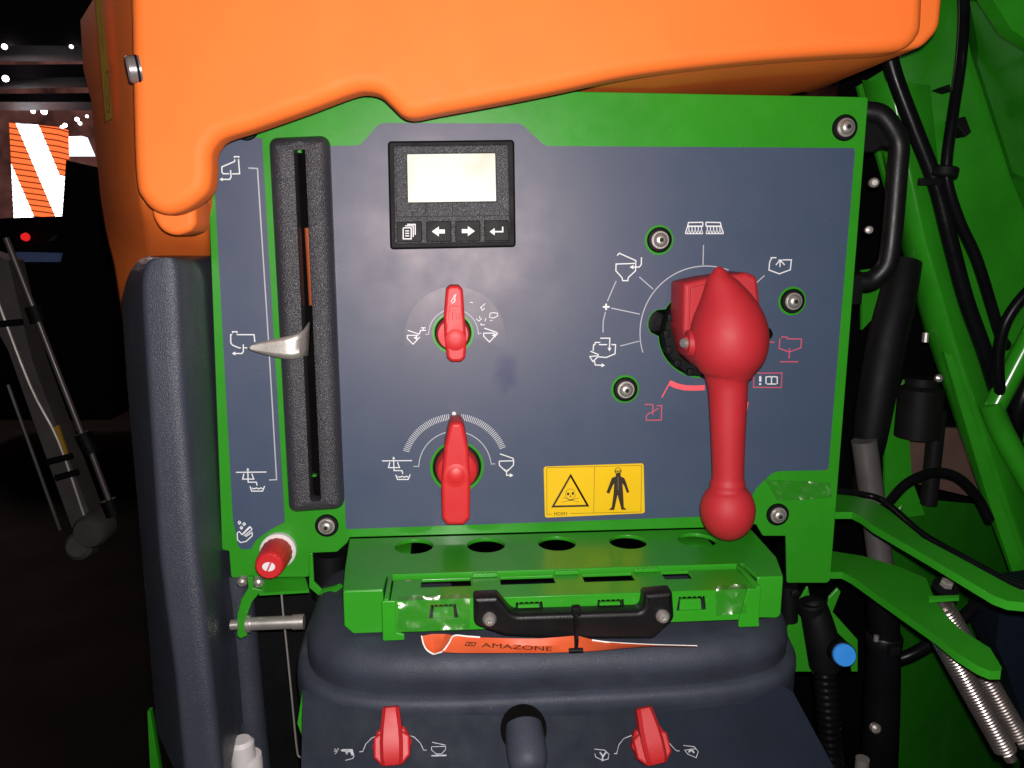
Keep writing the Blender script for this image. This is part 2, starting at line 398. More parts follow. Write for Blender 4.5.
# ------------------------------------------------------------------ control panel
X0, X1, ZT, ZB = -0.2272, 0.4299, 0.1496, -0.3065
cp = thing('control_panel', (0.10, 0, -0.3766), 'green sheet metal control panel with slate blue face, red handles and small display', 'control panel')
selc = P(706, 332, 0)
def sel_hole(extra):
    out = []
    for i in range(72):
        a = 2 * math.pi * i / 72
        d = abs((math.degrees(a) - 168 + 180) % 360 - 180)
        r = 0.0475 + extra + 0.0125 * max(0, 1 - (d / 17) ** 2) ** 0.6
        out.append(Vector((selc.x - 0.003 + r * math.cos(a), selc.z + r * math.sin(a))))
    return out
K1 = P(453, 333, 0); K2 = P(457, 467, 0)
slot_px = [(294, 147), (303, 147), (320, 501), (310, 501)]
def xzp(px, py): q = P(px, py, 0); return Vector((q.x, q.z))
plate_out = [(X0, ZT), (X1, ZT), (X1, P(830, 583).z), (P(787, 583).x, P(787, 583).z), xzp(786, 536), xzp(763, 536), xzp(756, 524),
             (P(745, 540).x, ZB), (P(350, 540).x, ZB), xzp(347, 543), xzp(337, 552), xzp(311, 553), xzp(309, 577),
             xzp(231, 578), xzp(229, 551), xzp(222, 550)]
b = MB()
plate(b, round_poly(plate_out, [.002, .003, .006, .003, .002, .004, .003, 0, 0, .004, .004, .003, .003, .004, .002, .003]),
      [sel_hole(0.0), circ((K1.x, K1.z), .0185), circ((K2.x, K2.z), .0255), circ((P(278, 551).x, P(278, 551).z), .0185),
       round_poly(xz([(275, 143), (322, 141), (336, 503), (294, 506)]), .003)], VERT(0), .003, .0008)
b.build('panel_plate', 'green', cp)
# side flange folded back along the right edge and the top hem
b = MB(); box(b, (X1 - .003, .0032, -.376), (X1, .035, ZT - .004), .0008); box(b, (X0 + .004, .0032, ZT - .003), (X1 - .004, .03, ZT), .0008)
box(b, (X0, .0032, -.34), (X0 + .003, .03, ZT - .004), .0008)
build_each(b, 'folded_flange', 'green', cp)
# dark housing behind the plate
b = MB(); box(b, (X0 + .02, .031, -.30), (X1 - .012, .033, ZT - .02)); box(b, (X0 + .012, .034, -.335), (-.10, .036, -.30)); b.build('rear_cover', 'void', cp)

# --- printed decals
b = MB()
out = [(329, 146), (360, 145.5), (380, 123), (521, 123.5), (545, 146), (855, 148), (828, 470), (774, 471), (756, 488), (742, 515), (346, 529)]
plate(b, round_poly(xz(out), [.001, .012, .012, .012, .012, .004, .004, .02, .01, .006, .003]),
      [sel_hole(.0015), circ((K1.x, K1.z), .0215), circ((K2.x, K2.z), .0285)] +
      [circ((P(*c).x, P(*c).z), .0152) for c in ((659, 240), (792, 301), (625, 389))], VERT(-.0007), .0006)
b.build('face_decal', 'decal', cp)
b = MB(); out = [(212, 136), (262, 138), (285, 522), (273, 528), (256, 540), (251, 549), (239, 549), (233, 520)]
plate(b, round_poly(xz(out), [.002, .002, .003, .012, .01, .002, .006, .002]), [], VERT(-.0007), .0006); b.build('side_decal', 'decal', cp)
b = MB(); rows = []
for t_ in (0, 1):
    r_ = 21.9 + (50.5 - 21.9) * t_; rows.append([P(453.5 + 1.5 * t_ + r_ * math.cos(math.radians(a)), 333 + 4 * t_ - r_ * math.sin(math.radians(a)), -.00095) for a in range(-13, 194, 3)])
grid(b, rows); b.build('clear_sticker', 'half_sticker', cp)

def icon(name, lines, material='white_ink', w=1.25, fills=(), parent=cp, o=None, n=None):
    b = MB()
    for L in lines:
        ww = w
        if isinstance(L, tuple) and isinstance(L[0], (int, float)): ww, L = L
        stroke(b, L, ww, o=o, n=n)
    for L in fills: fill(b, L, o, n)
    return b.build(name, material, parent)
def arrow(z, tip, d, s=1.0):
    x, y = tip; q = {'l': [(0, 0), (28, -16), (28, 16)], 'r': [(0, 0), (-28, -16), (-28, 16)], 'd': [(0, 0), (-14, -26), (14, -26)], 'u': [(0, 0), (-14, 26), (14, 26)]}[d]
    return z([(x + a * s, y + c * s) for a, c in q])
z = Zm(200, 140, 10.97)
icon('tank_symbol', [z([(378, 195), (378, 183), (425, 183), (425, 195)]), z([(382, 212), (380, 235), (240, 295), (240, 350), (255, 370), (320, 370)]),
     z([(352, 372), (435, 370), (422, 210)]), z([(335, 330), (341, 405), (325, 432), (245, 432)])], fills=[arrow(z, (213, 432), 'l', 1.3)])
icon('scale_line', [[(248.3, 168), (257.5, 168.5), (262, 240), (267.2, 320), (272, 400), (276.6, 479.6), (269, 480)]], 'pale_ink', 1.3)
z = Zm(215, 320, 10.24)
icon('tank_symbol', [z([(180, 135), (180, 120), (225, 120), (225, 135)]), z([(175, 150), (160, 150), (162, 235), (180, 258), (245, 285), (265, 285)]),
     z([(222, 150), (400, 150), (408, 225)]), z([(300, 285), (330, 285)]), z([(290, 250), (290, 325), (275, 343), (205, 343)])], fills=[arrow(z, (172, 343), 'l', 1.3)])
def flow_icon(z):
    b = MB()
    for L in ([(65, 132), (245, 130)], [(135, 125), (137, 190), (185, 190), (190, 210)], [(112, 140), (104, 172), (133, 172)], [(158, 140), (170, 172), (140, 172)],
              [(148, 215), (158, 243), (222, 243), (234, 213)], [(160, 225), (172, 230), (185, 224), (198, 230), (212, 224), (222, 229)]): stroke(b, z(L), 1.15)
    fill(b, arrow(z, (135, 105), 'u', .62)); return b.build('inlet_symbol', 'white_ink', cp)
flow_icon(Zm(225, 450, 5.91))
flow_icon(lambda L: [(360 + (75 + (a - 65) * .57) / 3.413, 390 + (242 + (c - 132) * .57) / 3.413) for a, c in L])
z = Zm(225, 450, 5.91)
icon('hand_wash_symbol', [z([(72, 490), (74, 530), (92, 547), (125, 540), (160, 508), (162, 492)]), z([(72, 490), (85, 482), (100, 500), (140, 458)]), z([(103, 500), (150, 456)]),
     z([(112, 508), (160, 470)]), z([(122, 512), (162, 485)]), z([(140, 456), (148, 453), (160, 468)]), z([(85, 418), (78, 430), (85, 438), (93, 430), (85, 418)]),
     z([(113, 428), (106, 438), (113, 446), (121, 438), (113, 428)]), z([(97, 450), (90, 460), (97, 468), (104, 460), (97, 450)])], w=1.1)
z = Zm(400, 280, 9.036)
def funnel(z, pts_extra):
    return [z([(70, 455), (175, 490)]), z([(65, 500), (165, 500)]), z([(65, 500), (68, 530), (118, 580), (160, 535), (180, 515)])] + pts_extra
icon('funnel_symbol', funnel(z, [z([(175, 490), (185, 455), (235, 455)]), z([(190, 432), (232, 432)]), z([(210, 432), (210, 455)])]), w=1.1, fills=[arrow(z, (122, 522), 'l', 1.2)])
z2 = lambda L: z([(a + 690, c - 20) for a, c in L])
icon('funnel_symbol', funnel(z2, [z2([(175, 490), (190, 500), (185, 515), (160, 517)])]), w=1.1, fills=[arrow(z2, (140, 520), 'l', 1.2)])
icon('worn_symbol', [z([(725, 255), (770, 212)]), z([(730, 240), (742, 275), (765, 255)]), z([(808, 340), (815, 300), (845, 295), (880, 300), (882, 325), (850, 342), (815, 340)]),
     z([(690, 350), (712, 372), (740, 348)]), z([(720, 325), (722, 350)]), z([(775, 345), (768, 375)]), z([(725, 405), (768, 405)]), z([(730, 390), (740, 410)]), z([(815, 365), (835, 365)]), z([(632, 200), (660, 206)])], 'white_ink', .8)
icon('dial_arc', [[(425.5, 334.5)] + arc(453.5, 334, 24.8, 180, 0, 30) + [(481.5, 333)]], 'pale_ink', 1.0)
z = Zm(380, 405, 6.147)
icon('dial_arc', [z([(205, 377), (238, 378)]) + [(380 + a / 6.147, 405 + c / 6.147) for a, c in arc(461, 385, 223, 175, 5, 40)] + z([(683, 362), (708, 362)])], 'pale_ink', 1.0)
b = MB()
for i in range(68):
    a = math.radians(161 - i * 138 / 67); cx, cy = 461, 385
    if 83 < math.degrees(a) < 97: continue
    L = z([(cx + r * math.cos(a), cy - r * math.sin(a) * .985) for r in (298, 337)]); stroke(b, L, .55)
b.build('tick_scale', 'white_ink', cp)
icon('funnel_symbol', [z([(737, 300), (818, 328), (822, 350)]), z([(732, 345), (735, 372), (770, 405), (785, 405), (820, 370), (822, 343), (732, 345)]), z([(765, 395), (778, 410), (790, 395)]),
     z([(778, 408), (778, 432), (800, 432)])], w=1.2, fills=[arrow(z, (820, 432), 'r', .8)])
z = Zm(580, 240, 5.907)
icon('funnel_symbol', [z([(220, 92), (232, 78), (330, 122), (328, 182), (285, 222), (283, 240), (252, 240), (248, 222), (212, 182), (213, 142), (330, 138)]), z([(363, 102), (362, 145), (350, 160), (310, 160)])], fills=[arrow(z, (293, 160), 'l', .8)])
icon('plus_symbol', [(2.0, z([(135, 395), (175, 395)])), (2.0, z([(154, 376), (154, 414)]))])
icon('tank_symbol', [z([(120, 580), (176, 580), (174, 640)]), z([(88, 605), (120, 605)]), z([(90, 605), (88, 618), (80, 620), (78, 655)]), z([(112, 618), (160, 618)]), z([(186, 618), (210, 618), (207, 672), (155, 694), (110, 690)]),
     z([(62, 657), (108, 677), (108, 688), (75, 718), (58, 688), (108, 684)]), z([(85, 712), (90, 738), (130, 740)])], fills=[arrow(z, (148, 740), 'r', .75), arrow(z, (174, 658), 'd', .8)])
icon('selector_arc', [[(x, y) for x, y in arc(706, 333, 66, 70, 197, 50, 67)], z([(350, 218), (432, 290)]), z([(185, 402), (353, 438)]), z([(238, 626), (352, 597)]), [(703, 265), (703.5, 245)],
     z([(214, 242), (188, 300), (162, 362)]), z([(150, 425), (137, 480), (136, 546)]), [(754, 285), (764.5, 275.5)]], 'pale_ink', 1.1)
z = Zm(670, 200, 7.314)
def boom(dx, mirror):
    f = lambda L: [(670 + ((a if not mirror else 503 - a)) / 7.314, 200 + c / 7.314) for a, c in L]
    b = MB()
    stroke(b, f([(112, 245), (128, 195), (135, 165), (240, 163)]), 1.2); stroke(b, f([(240, 163), (240, 190)]), 1.2); stroke(b, f([(128, 192), (240, 192)]), 1.5); stroke(b, f([(112, 246), (240, 246)]), 1.0)
    for i in range(5):
        x = 138 + i * 23; stroke(b, f([(x, 192), (x, 214)]), 1.0); stroke(b, f([(x - 12, 246), (x, 214), (x + 10, 246)]), .9)
    return b.build('spray_boom_symbol', 'white_ink', cp)
boom(0, False); boom(0, True)
icon('tank_symbol', [z([(740, 440), (740, 422), (778, 422)]), z([(735, 438), (728, 460), (724, 512), (800, 540), (880, 510), (888, 438), (825, 438)]), z([(800, 445), (775, 475)]), z([(805, 445), (805, 490)]), z([(812, 445), (838, 475)])], fills=[z([(790, 436), (825, 436), (808, 455)])])
z = Zm(740, 310, 8.5375)
icon('drain_symbol', [z([(355, 240), (358, 230), (400, 230), (402, 245), (525, 248), (520, 322), (420, 358), (335, 328), (340, 245)]), z([(422, 325), (420, 400)]), z([(342, 442), (497, 442)]), z([(245, 270), (293, 278)])], 'dim_red_ink', 1.2, fills=[arrow(z, (418, 418), 'd', .7)])
icon('manual_frame', [z([(120, 545), (100, 515), (165, 540), (358, 537), (352, 662), (115, 660), (120, 540)])], 'dim_red_ink', 1.1)
icon('manual_symbol', [(1.2, z([(230, 632), (310, 632)])), (1.2, z([(222, 630), (222, 572), (260, 568), (270, 577), (280, 568), (318, 572), (318, 632)])), (1.2, z([(269, 575), (269, 632)])), (2.4, z([(173, 565), (173, 612)])), (2.4, z([(172, 625), (172, 640)]))])
z = Zm(640, 370, 12.8)
icon('red_pointer_mark', [(1.4, z([(280, 352), (395, 135)])), (6.0, z([(385, 165), (470, 205), (580, 228), (700, 232), (830, 226)]))], 'red_ink')
icon('red_tick_mark', [(1.6, [(748, 402), (745.5, 416)])], 'red_ink')
icon('drain_symbol', [z([(60, 442), (165, 440), (165, 575)]), z([(90, 575), (80, 590), (82, 645), (272, 640), (278, 455), (215, 458)]), z([(90, 570), (140, 545), (240, 490)])], 'dim_red_ink', 1.1)

# --- slide gauge
sl = [(267.3, 137), (328.3, 134.5), (343.2, 510), (288, 514)]
b = MB(); yg = -.019
og_ = round_poly(xz(sl, yg + .006), .010, 8); ig_ = round_poly(xz([(293.3, 143), (304.0, 142.7), (320.5, 502), (310.2, 502.5)], yg), .0042, 8)
def inset(loop, d):
    N = len(loop); out = []
    for i in range(N):
        t = (loop[(i + 1) % N] - loop[i - 1]).normalized(); out.append(loop[i] + Vector((-t.y, t.x)) * d)
    return out
ccw = sum(a.x * c.y - c.x * a.y for a, c in zip(og_, og_[1:] + og_[:1])) > 0
sg_ = 1 if ccw else -1
prof_g = [(og_, 0, 0.0), (og_, 0, yg + .013), (og_, .0007, yg + .0095), (og_, .0024, yg + .006), (og_, .0048, yg + .0032), (og_, .0078, yg + .0013), (og_, .011, yg + .0003), (og_, .0135, yg)]
rows = [[Vector((p.x, y, p.y)) for p in inset(l, d * sg_)] for l, d, y in prof_g] + [[Vector((p.x, y, p.y)) for p in inset(ig_, -d * sg_)] for d, y in ((.0014, yg + .0012), (.0004, yg + .0016), (0, yg + .003), (0, .002))]
loft(b, rows, cap=False); b.flat.add(1)
sg = b.build('slide_gauge', 'black_tex', cp)
b = MB(); q = P(300, 148, .028); box(b, (-.160, .022, -.285), (-.118, .027, .11)); b.build('slot_back', 'void', sg)
b = MB(); tube(b, [P(308.5, 228, .017), P(311, 270, .017), P(313, 305, .017)], .0042); b.build('indicator_tube', 'shaded_orange', sg)
b = MB(); tube(b, [P(299, 150, .012), P(299, 153, .012)], .0032, 10); tube(b, [P(314, 474, .01), P(314, 476, .01)], .003, 10); build_each(b, 'slide_stop', 'green', sg)
# pointer: bent sheet-metal tongue
rows = []
for (pt, pb, y) in [((311, 322), (308.5, 356), .004), ((309, 322), (307.5, 356), -.010), ((307.5, 325), (306, 356), -.020), ((304, 329.5), (303, 356.2), -.026), ((299, 333.5), (299, 358), -.0305), ((292, 335.5), (292, 359.2), -.0325),
                    ((284, 337), (284, 358.6), -.0325), ((275, 338.8), (275, 357), -.032), ((264, 341.3), (264, 354.2), -.0315), ((256, 343.6), (256, 352), -.031), ((251, 345.2), (251, 350.2), -.031), ((248.6, 347), (248.6, 348.6), -.031)]:
    a, c = P(*pt, y), P(*pb, y); rows.append([a + (c - a) * k / 4 for k in range(5)])
b = MB(); grid(b, rows); b.flat.add(1); po = b.build('gauge_pointer', 'pointer', cp); sm = po.modifiers.new('thick', 'SOLIDIFY'); sm.thickness = .0014; sm.offset = 0

# --- display unit
b = MB(); vplate(b, [(387.5, 141), (514.5, 139.5), (516, 247), (390, 249.5)], -.0105, .0105, .002, .004); du = b.build('display_unit', 'rubber', cp)
b = MB(); yb = -.015
scr = [(407, 154), (495.3, 153), (496.3, 201), (408, 202.3)]
vplate(b, [(393, 145.5), (509, 144), (510.5, 242.3), (394.5, 244.6)], yb, .011, .0016, .003, holes=[round_poly(xz(scr, yb), .001)])
b.build('bezel', 'black_tex', du)
b = MB(); vplate(b, scr, -.0115, .002, 0, 0); b.build('screen', 'lcd', du)
b = MB(); og, ng = Vector((0, yb - .0002, 0)), Vector((0, -1, 0))
for L in ([(396, 146.5), (396.5, 217), (509, 215.5), (507.5, 145.5)], [(427, 203.5), (425, 215)], [(452.6, 203), (452.6, 216.5)], [(497, 202), (507, 213.5)]): stroke(b, L, .9, o=og, n=ng)
b.build('groove', 'groove', du)
btn = [[(396.3, 221.7), (421.7, 221.3), (422, 242), (396.8, 242.4)], [(426.2, 221.3), (451.2, 220.9), (451.5, 241.7), (426.5, 242)], [(455.2, 220.9), (480.2, 220.5), (480.5, 241.3), (455.5, 241.7)], [(484.3, 220.4), (508.6, 220.1), (509.2, 240.9), (484.6, 241.3)]]
og = Vector((0, -.01815, 0))
for k, q in enumerate(btn):
    b = MB(); vplate(b, q, -.0175, .003, .0008, .001); bt = b.build('button', 'button', du); b = MB()
    cx, cy = sum(p[0] for p in q) / 4, sum(p[1] for p in q) / 4
    if k == 0:
        for L in ([(-6, -4), (2, -4), (2, 7), (-6, 7), (-6, -4)], [(-4, -6), (4, -6), (4, 5)], [(-2, -7.5), (6, -7.5), (6, 3)], [(-4, -1), (0, -1)], [(-4, 1.5), (0, 1.5)], [(-4, 4), (0, 4)]): stroke(b, [(cx + x, cy + y) for x, y in L], 1.1, o=og, n=ng)
    elif k in (1, 2):
        s = -1 if k == 1 else 1; fill(b, [(cx + s * x, cy + y) for x, y in ([(-6, -2), (0, -2), (0, -5), (7, 0), (0, 5), (0, 2), (-6, 2)])], og, ng)
    else:
        stroke(b, [(cx - 5, cy + 1), (cx + 6, cy + 1), (cx + 6, cy - 4)], 1.5, o=og, n=ng); fill(b, [(cx - 7, cy + 1), (cx - 2, cy - 2.6), (cx - 2, cy + 4.6)], og, ng)
    b.build('button_symbol', 'white_ink', bt)

# --- bolts
def make_bolt(r=1.0, ring=True):
    b = MB(); lathe(b, [(.0125 * r, 0), (.0128 * r, .002), (.0115 * r, .0035), (.0095 * r, .0036)], (0, 0, 0), (0, -1, 0)); return b
def bolt_at(c, parent, y=-.001, scale=1.0, proto={}):
    org = Vector(parent['_org'])
    if 'w' not in proto:
        q = lambda m, name, prof, n=32: (lathe(MB(), prof, (0, 0, 0), (0, -1, 0), n), m, name)
        bd = [q('rubber', 'bolt', [(.0126, 0), (.0130, .0022), (.0120, .0042), (.0095, .0046), (.0088, .0030)]),
              q('steel_dull', 'washer', [(.0092, .0028), (.0092, .0046), (.0088, .0050), (.0070, .0050)]),
              q('steel', 'bolt_head', [(.0072, .0049), (.0072, .0066), (.0062, .0088), (.0044, .0100), (.0028, .0104)]),
              q('groove', 'socket', [(.0026, .0098), (.0024, .0107), (.0022, .0107)], 6)]
        proto['w'] = []
        for mb, m, nm in bd:
            me = bpy.data.meshes.new(nm); me.from_pydata([tuple(v) for v in mb.v], [], mb.f); bm = bmesh.new(); bm.from_mesh(me); bmesh.ops.recalc_face_normals(bm, faces=bm.faces); bm.to_mesh(me); bm.free()
            me.polygons.foreach_set('use_smooth', [True] * len(me.polygons)); me.set_sharp_from_angle(angle=math.radians(40)); me.materials.append(M[m]); proto['w'].append((nm, me))
    root = None
    p = P(c[0], c[1], y)
    for i, (nm, me) in enumerate(proto['w']):
        o = bpy.data.objects.new(nm, me); COL.objects.link(o)
        if root is None: o.parent = parent; o.location = p - org; o.scale = (scale,) * 3; o.rotation_euler = (0, random.uniform(0, 1), 0); root = o
        else: o.parent = root
    return root
for c in ((659, 240), (792, 301), (625, 389)): bolt_at(c, cp)
bolt_at((246, 127), cp); bolt_at((844, 128), cp, scale=1.02); bolt_at((327, 525), cp, scale=.95); bolt_at((777, 514), cp, scale=.98)

# --- small red rotary knobs on the face
def knob_socket(c, r, parent):
    b = MB(); lathe(b, [(r, .012), (r, .002), (r - .0015, .0012), (r - .004, .0012), (r - .004, .008)], (c.x, 0.0, c.z), (0, 1, 0)); return b.build('knob_bushing', 'rubber', parent)
b = MB(); yk = -.032
vplate(b, [(446, 289), (450, 285.5), (459, 285.5), (463, 290), (465, 320), (466.5, 345), (465.5, 358), (461, 362), (451, 362), (447, 358), (444.5, 338), (443.6, 318)], yk, .026, .003, .003)
lathe(b, [(.017, -.001), (.017, .012), (.015, .016)], (K1.x, 0, K1.z), (0, -1, 0)); k1 = b.build('rotary_knob', 'red', cp)
tag(k1, 'short red rotary knob with round boss below its middle')
b = MB(); q = P(455.5, 340, yk); lathe(b, [(.0105, -.002), (.0105, .0006), (.0098, .0011), (.002, .0013)], q, (0, -1, 0)); b.build('knob_boss', 'red', k1)
b = MB(); ok = Vector((0, yk - .0008, 0))
for L in ([(449.5, 306), (460.5, 306), (463, 329)], [(449.5, 306), (447.5, 329)], [(452.5, 313), (452.8, 320)], [(456, 313), (456.3, 320)], [(459, 313), (459.3, 320)]): stroke(b, L, .8, o=ok, n=ng)
b.build('knob_line', 'red_matte', k1)
b = MB(); stroke(b, [(451, 302), (454.5, 295), (455, 301), (452, 303.5)], .8, o=ok, n=ng); stroke(b, [(454, 300), (456, 294)], .7, o=ok, n=ng); b.build('knob_mark', 'white_ink', k1)
knob_socket(K1, .0185, cp)
b = MB(); yk = -.045
vplate(b, [(449, 427), (452, 423), (461, 423), (464, 427), (468.6, 450), (470.5, 480), (470, 519), (464, 525.5), (447, 525.5), (442, 519), (441.2, 485), (444.5, 447)], yk, .040, .0035, .003)
lathe(b, [(.0225, -.002), (.0225, .010), (.020, .016), (.013, .020)], (K2.x, 0, K2.z), (0, -1, 0)); k2 = b.build('rotary_knob', 'red', cp)
tag(k2, 'long red rotary knob reaching down to the green edge')
b = MB(); q = P(456, 475.5, yk); lathe(b, [(.0125, -.002), (.0122, .0004), (.0085, .0010), (.0083, .0022), (.005, .0034), (.001, .0038)], q, (0, -1, 0)); b.build('knob_boss', 'red', k2)
b = MB(); lathe(b, [(.0022, 0), (.0022, .0014), (.001, .002)], P(454, 413.5, -.001), (0, -1, 0), 12); b.build('knob_stop', 'white', k2)
knob_socket(K2, .0255, cp)
# washing knob with white collar
kc = P(279, 549, 0); ax = Vector((-.0, -1, -.0))
b = MB(); lathe(b, [(.0188, -.002), (.0188, .006), (.017, .0075), (.012, .0075)], (kc.x, 0, kc.z), (0, -1, 0)); wk = b.build('wash_knob', 'white', cp); tag(wk, 'small fluted red knob on a white collar')
b = MB(); rows = []
for y, r in ((-.006, .0150), (-.010, .0158), (-.038, .0142), (-.0415, .0137), (-.043, .0120)):
    rows.append([Vector((kc.x + (-y) * -.03 + r * (1 + (.035 if (k % 4) < 2 and y > -.04 and y < -.007 else 0)) * math.cos(2 * math.pi * k / 64), y, kc.z - (-y) * .03 + r * (1 + (.035 if (k % 4) < 2 and y > -.04 and y < -.007 else 0)) * math.sin(2 * math.pi * k / 64))) for k in range(64)])
loft(b, rows); b.build('knob_cap', 'red', wk)
b = MB(); oc = Vector((0, -.0434, 0)); wc = pjx = None
def proj(p):
    c = Vector(p) - CAMP; cc = Vector((c.dot(right), -c.dot(up), -c.dot(back))); return 512 + F_PX * cc.x / cc.z, 384 + F_PX * cc.y / cc.z
qx, qy = proj((kc.x - .0013, -.0434, kc.z - .0013))
fill(b, [(qx + 6.5 * math.cos(math.radians(a)) * 1.0, qy + 4.6 * math.sin(math.radians(a))) for a in range(0, 360, 20)], oc, ng); b.build('knob_dot', 'white_ink', wk)
b = MB(); stroke(b, [(qx - 1.6, qy + 4.6), (qx + 2.2, qy - 4.4)], 2.0, o=oc + Vector((0, -.0006, 0)), n=ng); b.build('knob_slash', 'dim_red_ink', wk)

# --- big selector lever
b = MB(); lathe(b, [(.0462, .022), (.0462, -.008), (.0445, -.012), (.036, -.012), (.034, .0)], (selc.x - .003, 0, selc.z), (0, 1, 0), 48); 
for i in range(16):
    a = 2 * math.pi * i / 16; c = Vector((selc.x - .003 + .0435 * math.cos(a), 0, selc.z + .0435 * math.sin(a))); box(b, (c.x - .0035, -.018, c.z - .0035), (c.x + .0035, .0, c.z + .0035), .0008)
q = P(656, 322, 0); lathe(b, [(.0105, .006), (.0105, .003), (.007, .002)], (q.x, 0, q.z), (0, 1, 0), 20)
hb = b.build('lever_bushing', 'rubber', cp)
b = MB(); lathe(b, [(.004, .002), (.004, .0)], (q.x + .002, 0, q.z), (0, 1, 0), 6); b.build('bushing_pin', 'grey_dark', hb)
b = MB(); vplate(b, [(684, 283), (709, 277.5), (748, 272.5), (757.5, 277), (761, 308), (767, 333), (762, 356), (742, 373), (706, 373), (690, 358), (683, 330)], -.055, .047, .004, [.004, .004, .006, .006, .01, .02, .02, .02, .02, .01, .01])
sv = b.build('selector_lever', 'red_matte', cp); tag(sv, 'large red ball-ended selector lever hanging down over the panel')
b = MB(); vplate(b, [(691, 287), (708, 283.5), (730, 281), (726, 300), (700, 322), (689.5, 326)], -.0565, .003, .001, .003); b.build('hub_facet', 'red_matte', sv)
prof = [(719, 266.5, 1.5), (719, 269, 5), (719.2, 273, 8.5), (719.6, 280, 14), (722, 290, 20.5), (724.5, 301, 27.5), (726.5, 313, 34), (728, 326, 38.4), (728.8, 338, 40), (728.6, 350, 39), (728.2, 360, 36), (727.9, 368, 31), (727.8, 374, 26), (727.4, 379, 22.5),
        (727.6, 386, 20.6), (728, 400, 19.6), (728, 425, 18.3), (728, 450, 17.2), (728, 472, 16.6), (728, 479, 17.0), (727.8, 482.5, 18.4)]
for a in range(40, 181, 10): prof.append((727.6, 509 - 29 * math.cos(math.radians(a)) + 1, max(29 * math.sin(math.radians(a)), .3)))
b = MB(); yh = -.068; tube(b, [P(x, y, yh) for x, y, r in prof], [r * PXU(yh) * .985 for x, y, r in prof], 36, sm=3)
b.build('lever_handle', 'red_matte', sv)
b = MB(); q = P(697, 343, -.064); lathe(b, [(.0225, .03), (.0225, .002), (.0212, .0), (.0185, .0), (.0175, -.004), (.0135, -.0045), (.0125, -.010), (.0075, -.0105), (.007, -.0125), (.003, -.013)], q, (1, -.05, 0), 32); b.build('hinge_boss', 'red_matte', sv)
b = MB(); q = P(685.5, 343, -.066); lathe(b, [(.0055, .006), (.0055, -.001), (.0040, -.004), (.0016, -.005)], q, (.9, .45, 0), 16); b.build('hinge_bolt', 'steel', sv)
b = MB(); q = P(768.5, 334, -.048); lathe(b, [(.006, .004), (.006, 0), (.003, -.003)], q, (-.4, .6, 0), 14); b.build('hinge_pin', 'rubber', sv)

# --- yellow warning label
b = MB(); wl = [(543.5, 466.3), (643.3, 463), (644.5, 512.8), (544.8, 517.3)]
plate(b, round_poly(xz(wl), .003), [], VERT(-.00125), .0004); ws = b.build('warning_label', 'yellow', cp); tag(ws, 'yellow label with a skull triangle and a man in protective clothing')
os_ = Vector((0, -.0016, 0)); z = Zm(540, 455, 9.309)
b = MB()
for L in ([(285, 190), (445, 472), (120, 480)],): stroke(b, z(L), 2.4, True, os_, ng)
for L in ([(110, 553), (65, 553), (62, 125), (72, 118), (945, 97), (940, 530), (280, 545)], [(508, 108), (500, 538)]): stroke(b, z(L), .45, o=os_, n=ng)
ring = lambda cx, cy, r, ry=None: [(cx + r * math.cos(a * .449), cy + (ry or r) * math.sin(a * .449)) for a in range(14)]
for c in ((262, 362), (306, 358)): fill(b, z(ring(*c, 12, 14)), os_, ng)
fill(b, z([(284, 370), (293, 390), (275, 390)]), os_, ng)
for L in (ring(284, 365, 46, 50), [(262, 412), (262, 425), (306, 423), (306, 410)], [(277, 413), (277, 425)], [(291, 413), (291, 425)], [(205, 440), (360, 400)], [(215, 395), (362, 440)]): stroke(b, z(L), .45, o=os_, n=ng)
hd = [(705, 175), (705, 200), (670, 212), (655, 250), (618, 350), (645, 360), (675, 290), (690, 265), (685, 360), (668, 485), (640, 512), (690, 512), (698, 480), (722, 370), (752, 485), (758, 510), (808, 510), (780, 485), (775, 370), (768, 265), (785, 290), (808, 352), (832, 348), (800, 250), (785, 215), (752, 200), (750, 170), (728, 162)]
bm_pts = z(hd); fill(b, bm_pts, os_, ng)
stroke(b, z(ring(727, 150, 30, 32)), .6, True, os_, ng); stroke(b, z([(698, 152), (757, 150)]), .7, o=os_, n=ng); stroke(b, z(ring(712, 152, 10, 12)), .5, True, os_, ng); stroke(b, z(ring(742, 152, 10, 12)), .5, True, os_, ng)
text(b, 'MD093', 540 + 192 / 9.309, 455 + 549 / 9.309, 4.6, os_ + Vector((0, -.0001, 0)), ng, -.03, .98)
b.build('label_print', 'sticker_ink', ws)
b = MB(); stroke(b, z([(727, 205), (727, 328)]), 1.6, o=os_ + Vector((0, -.0005, 0)), n=ng); b.build('suit_zip', 'grey', ws)

# --- crumpled clear tape at the lower right corner
random.seed(3); rows = []
for i in range(7):
    row = []
    for j in range(20):
        u, v = j / 19, i / 6
        top = (764 + 66 * u, 479 + 3 * u); bot = (778 + 54 * u, 501 - 3 * u)
        row.append(P(top[0] * (1 - v) + bot[0] * v + random.uniform(-.8, .8), top[1] * (1 - v) + bot[1] * v + random.uniform(-.8, .8), -.0015 - random.uniform(0, .0060)))
    rows.append(row)
b = MB(); grid(b, rows); b.flat.add(1); o = b.build('clear_tape', 'clear', cp, angle=179)

